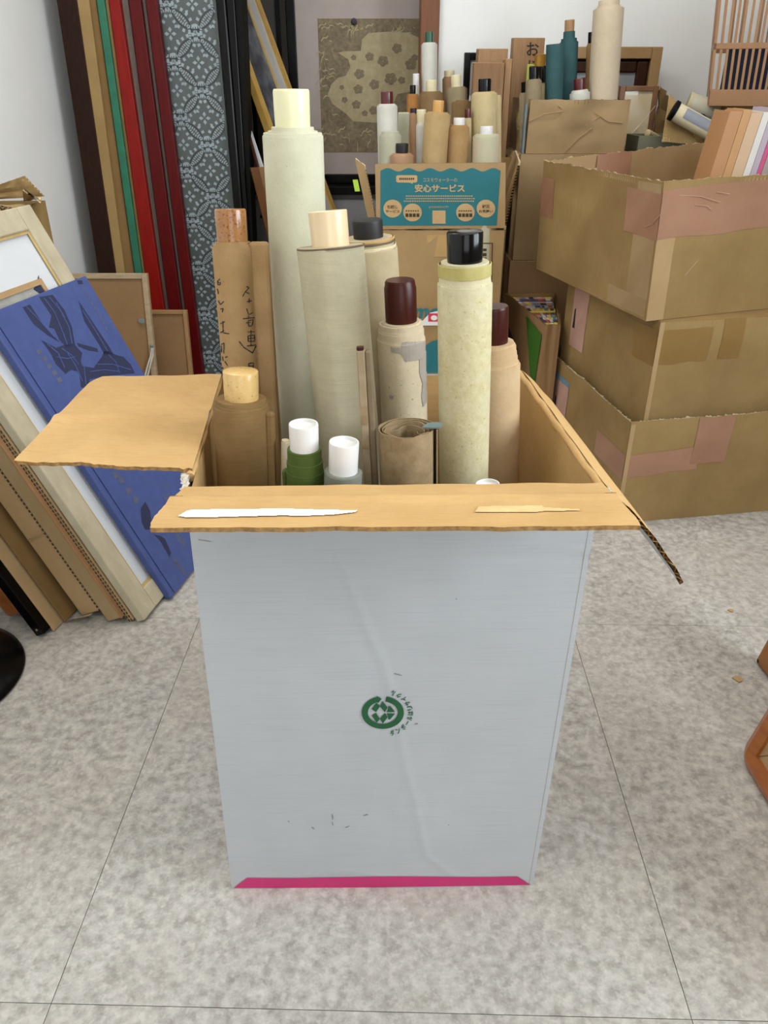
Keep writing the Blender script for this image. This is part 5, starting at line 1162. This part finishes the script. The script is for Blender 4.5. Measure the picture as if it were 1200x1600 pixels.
# inside pink tape on the far wall
p0_ = V(tp[3]); mb = MB(); wv = lambda u_, v_: lerp(lerp(V(Z(T3, .5235)), V(Z(T2_, .5235)), u_), lerp(tp[3], tp[2], u_), v_) + V((.004, -.0075, 0))
mb.grid(lambda u_, v_: wv(lerp(.30, .50, u_), lerp(.70, 1.0, v_)), 4, 4); mb.build('tape', TAPEP, oT)
# books standing in it
bkc = [('tan_book', 'thick tan spine book leaning at the left in the top carton', '#b8875a', 1111, 20), ('tan_book', 'thin light tan book second in the top carton', '#c2935f', 1131, 13), ('cream_book', 'cream covered book third in the top carton', '#cfae8c', 1144, 18), ('white_book', 'white paper-edged book in the top carton', '#dcd6cf', 1162, 11), ('lavender_book', 'pale lavender book in the top carton', '#b6a7b5', 1173, 10), ('pink_book', 'thin bright pink book in the top carton', '#c9537e', 1183, 7), ('grey_book', 'grey mauve book at the right in the top carton', '#a3948f', 1190, 22)]
Yk = 2.06; dirk = (PY(1143, 168, Yk) - PY(1111, 270, Yk)).normalized()
PGE = mat('page_edges_b', '#d9cdb8', '#c7baa3', 90, .8, (30, 1, 1))
for nm, lb, colr, x_, wpx_ in bkc:
    a = PY(x_, 270, Yk); b = PY(x_ + wpx_ - .6, 270, Yk); kz = (a.z - .53) / dirk.z; base = a - dirk * kz; ux = b - a; H_ = kz + (PY(1143, 168, Yk) - PY(1111, 270, Yk)).length - random.uniform(0, .012)
    o = thing(nm, lb, 'book', base, 'books in the top carton'); mt = mat('cover' + colr, colr, None, rough=.55); dy = V((.03, .18, 0)); ct = min(.003, ux.length * .2)
    un = ux.normalized()
    MB().slab(base, un * ct, dy, dirk * H_).build('cover', mt, o); MB().slab(base + ux - un * ct, un * ct, dy, dirk * H_).build('cover', mt, o)
    MB().slab(base + un * ct, ux - un * 2 * ct, dy * .012, dirk * H_).build('spine', mt, o)
    MB().slab(base + un * ct + dy * .013, ux - un * 2 * ct, dy * .97, dirk * (H_ - .003)).build('page_block', PGE, o)
# magazine box
qa = PY(852, 508, 2.2); zt_ = qa.z; qb = PZ(786, 455, zt_)
g_ = [(qa.x, qa.y), (.512, qa.y + .006), (.575, min(qb.y, 2.59) + .005), (qb.x + .004, min(qb.y, 2.59))]
oG_, wG = carton('magazine_box', 'kraft box with green corner print packed with magazines', [Z(p, 0) for p in g_], [Z(p, zt_) for p in g_], KR2, mat('kraft_mag', '#9d7a52', '#916e47', 6, .75), seed=51)
on_wall('green_print', oG_, wG[3], [(.96, .92), (.58, .96), (.80, .55), (.92, .53)], flat('leaf_green', '#3b6a1f', .6), .0022)
on_wall('hand_hole', oG_, wG[3], [(.42, .52), (.47, .52), (.47, .66), (.42, .66)], flat('hole_dark', '#15120f', .9), .0022)
on_wall('dark_print', oG_, wG[3], [(.08, .80), (.30, .70), (.34, .58), (.10, .62)], flat('dark_print', '#2c2230', .7), .0022)
cols = ['#c98d7e', '#d9bb4a', '#3e4660', '#d8d8d8', '#6a7f86', '#b8583f', '#e2cf63', '#272a38', '#c9c2bd', '#8c9aa3', '#d2a08a', '#4f4a72']
nmag = 13; zm = zt_ - .006
MAGL = ['pinkish', 'yellow', 'navy', 'white', 'grey-green', 'rust red', 'pale yellow', 'black', 'silver', 'grey-blue', 'salmon', 'violet', 'pink']
for k in range(nmag):
    ta, tb_ = (k + .06) / nmag, (k + .96) / nmag
    L0, L1 = lerp(V((*g_[0], 0)), V((*g_[3], 0)), lerp(.03, .97, ta)), lerp(V((*g_[0], 0)), V((*g_[3], 0)), lerp(.03, .97, tb_)); R0, R1 = lerp(V((*g_[1], 0)), V((*g_[2], 0)), lerp(.03, .97, ta)), lerp(V((*g_[1], 0)), V((*g_[2], 0)), lerp(.03, .97, tb_))
    L0, R0, L1, R1 = lerp(L0, R0, .09), lerp(R0, L0, .09), lerp(L1, R1, .09), lerp(R1, L1, .09)
    o = thing('magazine', '%s spine magazine, number %s of the row from the front' % (MAGL[k], ['one', 'two', 'three', 'four', 'five', 'six', 'seven', 'eight', 'nine', 'ten', 'eleven', 'twelve', 'thirteen'][k]), 'magazine', (L0 + R1) / 2 + V((0, 0, .006)), 'magazines in the kraft box')
    zz = zm - random.uniform(0, .006); MB().hexa([p + V((0, 0, .006)) for p in (L0, R0, R1, L1)], [p + V((0, 0, zz)) for p in (L0, R0, R1, L1)]).build('pages', mat('mag' + cols[k % 12], cols[k % 12], None, rough=.45), o)
    for s_ in range(5):
        c2_ = cols[(k * 5 + s_ * 3 + 1) % 12]; f0_, f1_ = s_ / 5 + .02, (s_ + random.uniform(.5, .95)) / 5
        mb = MB(); q = [lerp(L0, R0, f0_), lerp(L0, R0, f1_), lerp(L1, R1, f1_), lerp(L1, R1, f0_)]; mb.hexa([p + V((0, 0, zz + .0001)) for p in q], [p + V((0, 0, zz + .0005)) for p in q]); mb.build('spine_print', mat('mag' + c2_, c2_, None, rough=.45), o)

# ------------------------------------------------------------------ wooden frames leaning at the right edge
WOR = mat('orange_lacquer_wood', '#a8622a', '#8f4e1d', 7, .35, (3, 3, 10), coat=.3)
TANP = mat('tan_panel', '#b08f66', '#a38259', 8, .6)
def rlean(name, label, base, ydir, L_, H_, phi, tk, fw_, mt, pm, rnd_):
    d_ = V((ydir[0], ydir[1], 0)).normalized(); n_ = V((d_.y, -d_.x, 0)); n_ = n_ if n_.x > 0 else -n_
    u_ = n_ * math.sin(R(phi)) + V((0, 0, 1)) * math.cos(R(phi)); t_ = n_ * math.cos(R(phi)) - V((0, 0, 1)) * math.sin(R(phi))
    p = base + V((0, 0, tk * math.sin(R(phi)))); o = thing(name, label, 'picture frame', p)
    # rounded outline swept bars as one rounded ring
    def ring(inset, rad, n=8):
        pts = []
        for cx, cy, a0_ in ((L_ - rad, rad, -90), (L_ - rad, H_ - rad, 0), (rad, H_ - rad, 90), (rad, rad, 180)):
            for k in range(n + 1): a_ = R(a0_ + 90 * k / n); pts.append((cx + (rad - inset) * math.cos(a_), cy + (rad - inset) * math.sin(a_)))
        return [p + d_ * x + u_ * y for x, y in pts]
    ou, inn = ring(0, rnd_), ring(fw_, rnd_); N_ = len(ou); mb = MB()
    b1, mid, b3 = fw_ * .35, ring(fw_ * .4, rnd_), None
    R0_, R1_, R2_, R3_ = [q + t_ * tk for q in ou], [q + t_ * .006 for q in ou], mid, [q + t_ * .004 for q in inn]
    R4_ = [q + t_ * tk for q in inn]
    st = [mb.add(r) for r in (R0_, R1_, R2_, R3_, R4_)]
    for x_, y_ in zip(st, st[1:] + st[:1]):
        for k in range(N_): l = (k + 1) % N_; mb.face((x_ + k, x_ + l, y_ + l, y_ + k))
    mb.build('frame_ring', mt, o, smooth=35)
    mb = MB(); mb.prism([q + t_ * .010 for q in ring(fw_ * .98, rnd_)], t_ * .006); mb.build('panel', pm, o)
    return o
p1 = PZ(1153, 1190, 0); rlean('framed_picture', 'orange wooden frame with tan panel leaning at the right picture edge', V((p1.x, p1.y + .01, 0)), (.05, -1), .42, .50, 12.5, .022, .032, WOR, TANP, .03)
p2 = PZ(1175, 1042, 0); rlean('framed_picture', 'brown wooden frame behind the orange frame at the right edge', V((p2.x + .005, p2.y + .01, 0)), (.12, -1), .46, .46, 12.5, .028, .06, mat('tan_brown_wood', '#9a6633', '#87562a', 7, .45, (3, 3, 10)), TANP, .008)
# crumbs of cardboard on the floor
for k, (x_, y_, s_) in enumerate(((1142, 955, .006), (1153, 1062, .009))):
    c_ = PZ(x_, y_, 0); mb = MB(); mb.prism([c_ + V((s_ * math.cos(a_) * (1 + .3 * math.sin(a_ * 3)), s_ * math.sin(a_), .0006)) for a_ in [i * .9 for i in range(7)]], V((0, 0, .002)))
    tag(mb.build('cardboard_crumb', KRL), ['smaller kraft crumb on the floor nearer the cartons', 'larger kraft crumb on the floor near the orange frame'][k], 'crumb')
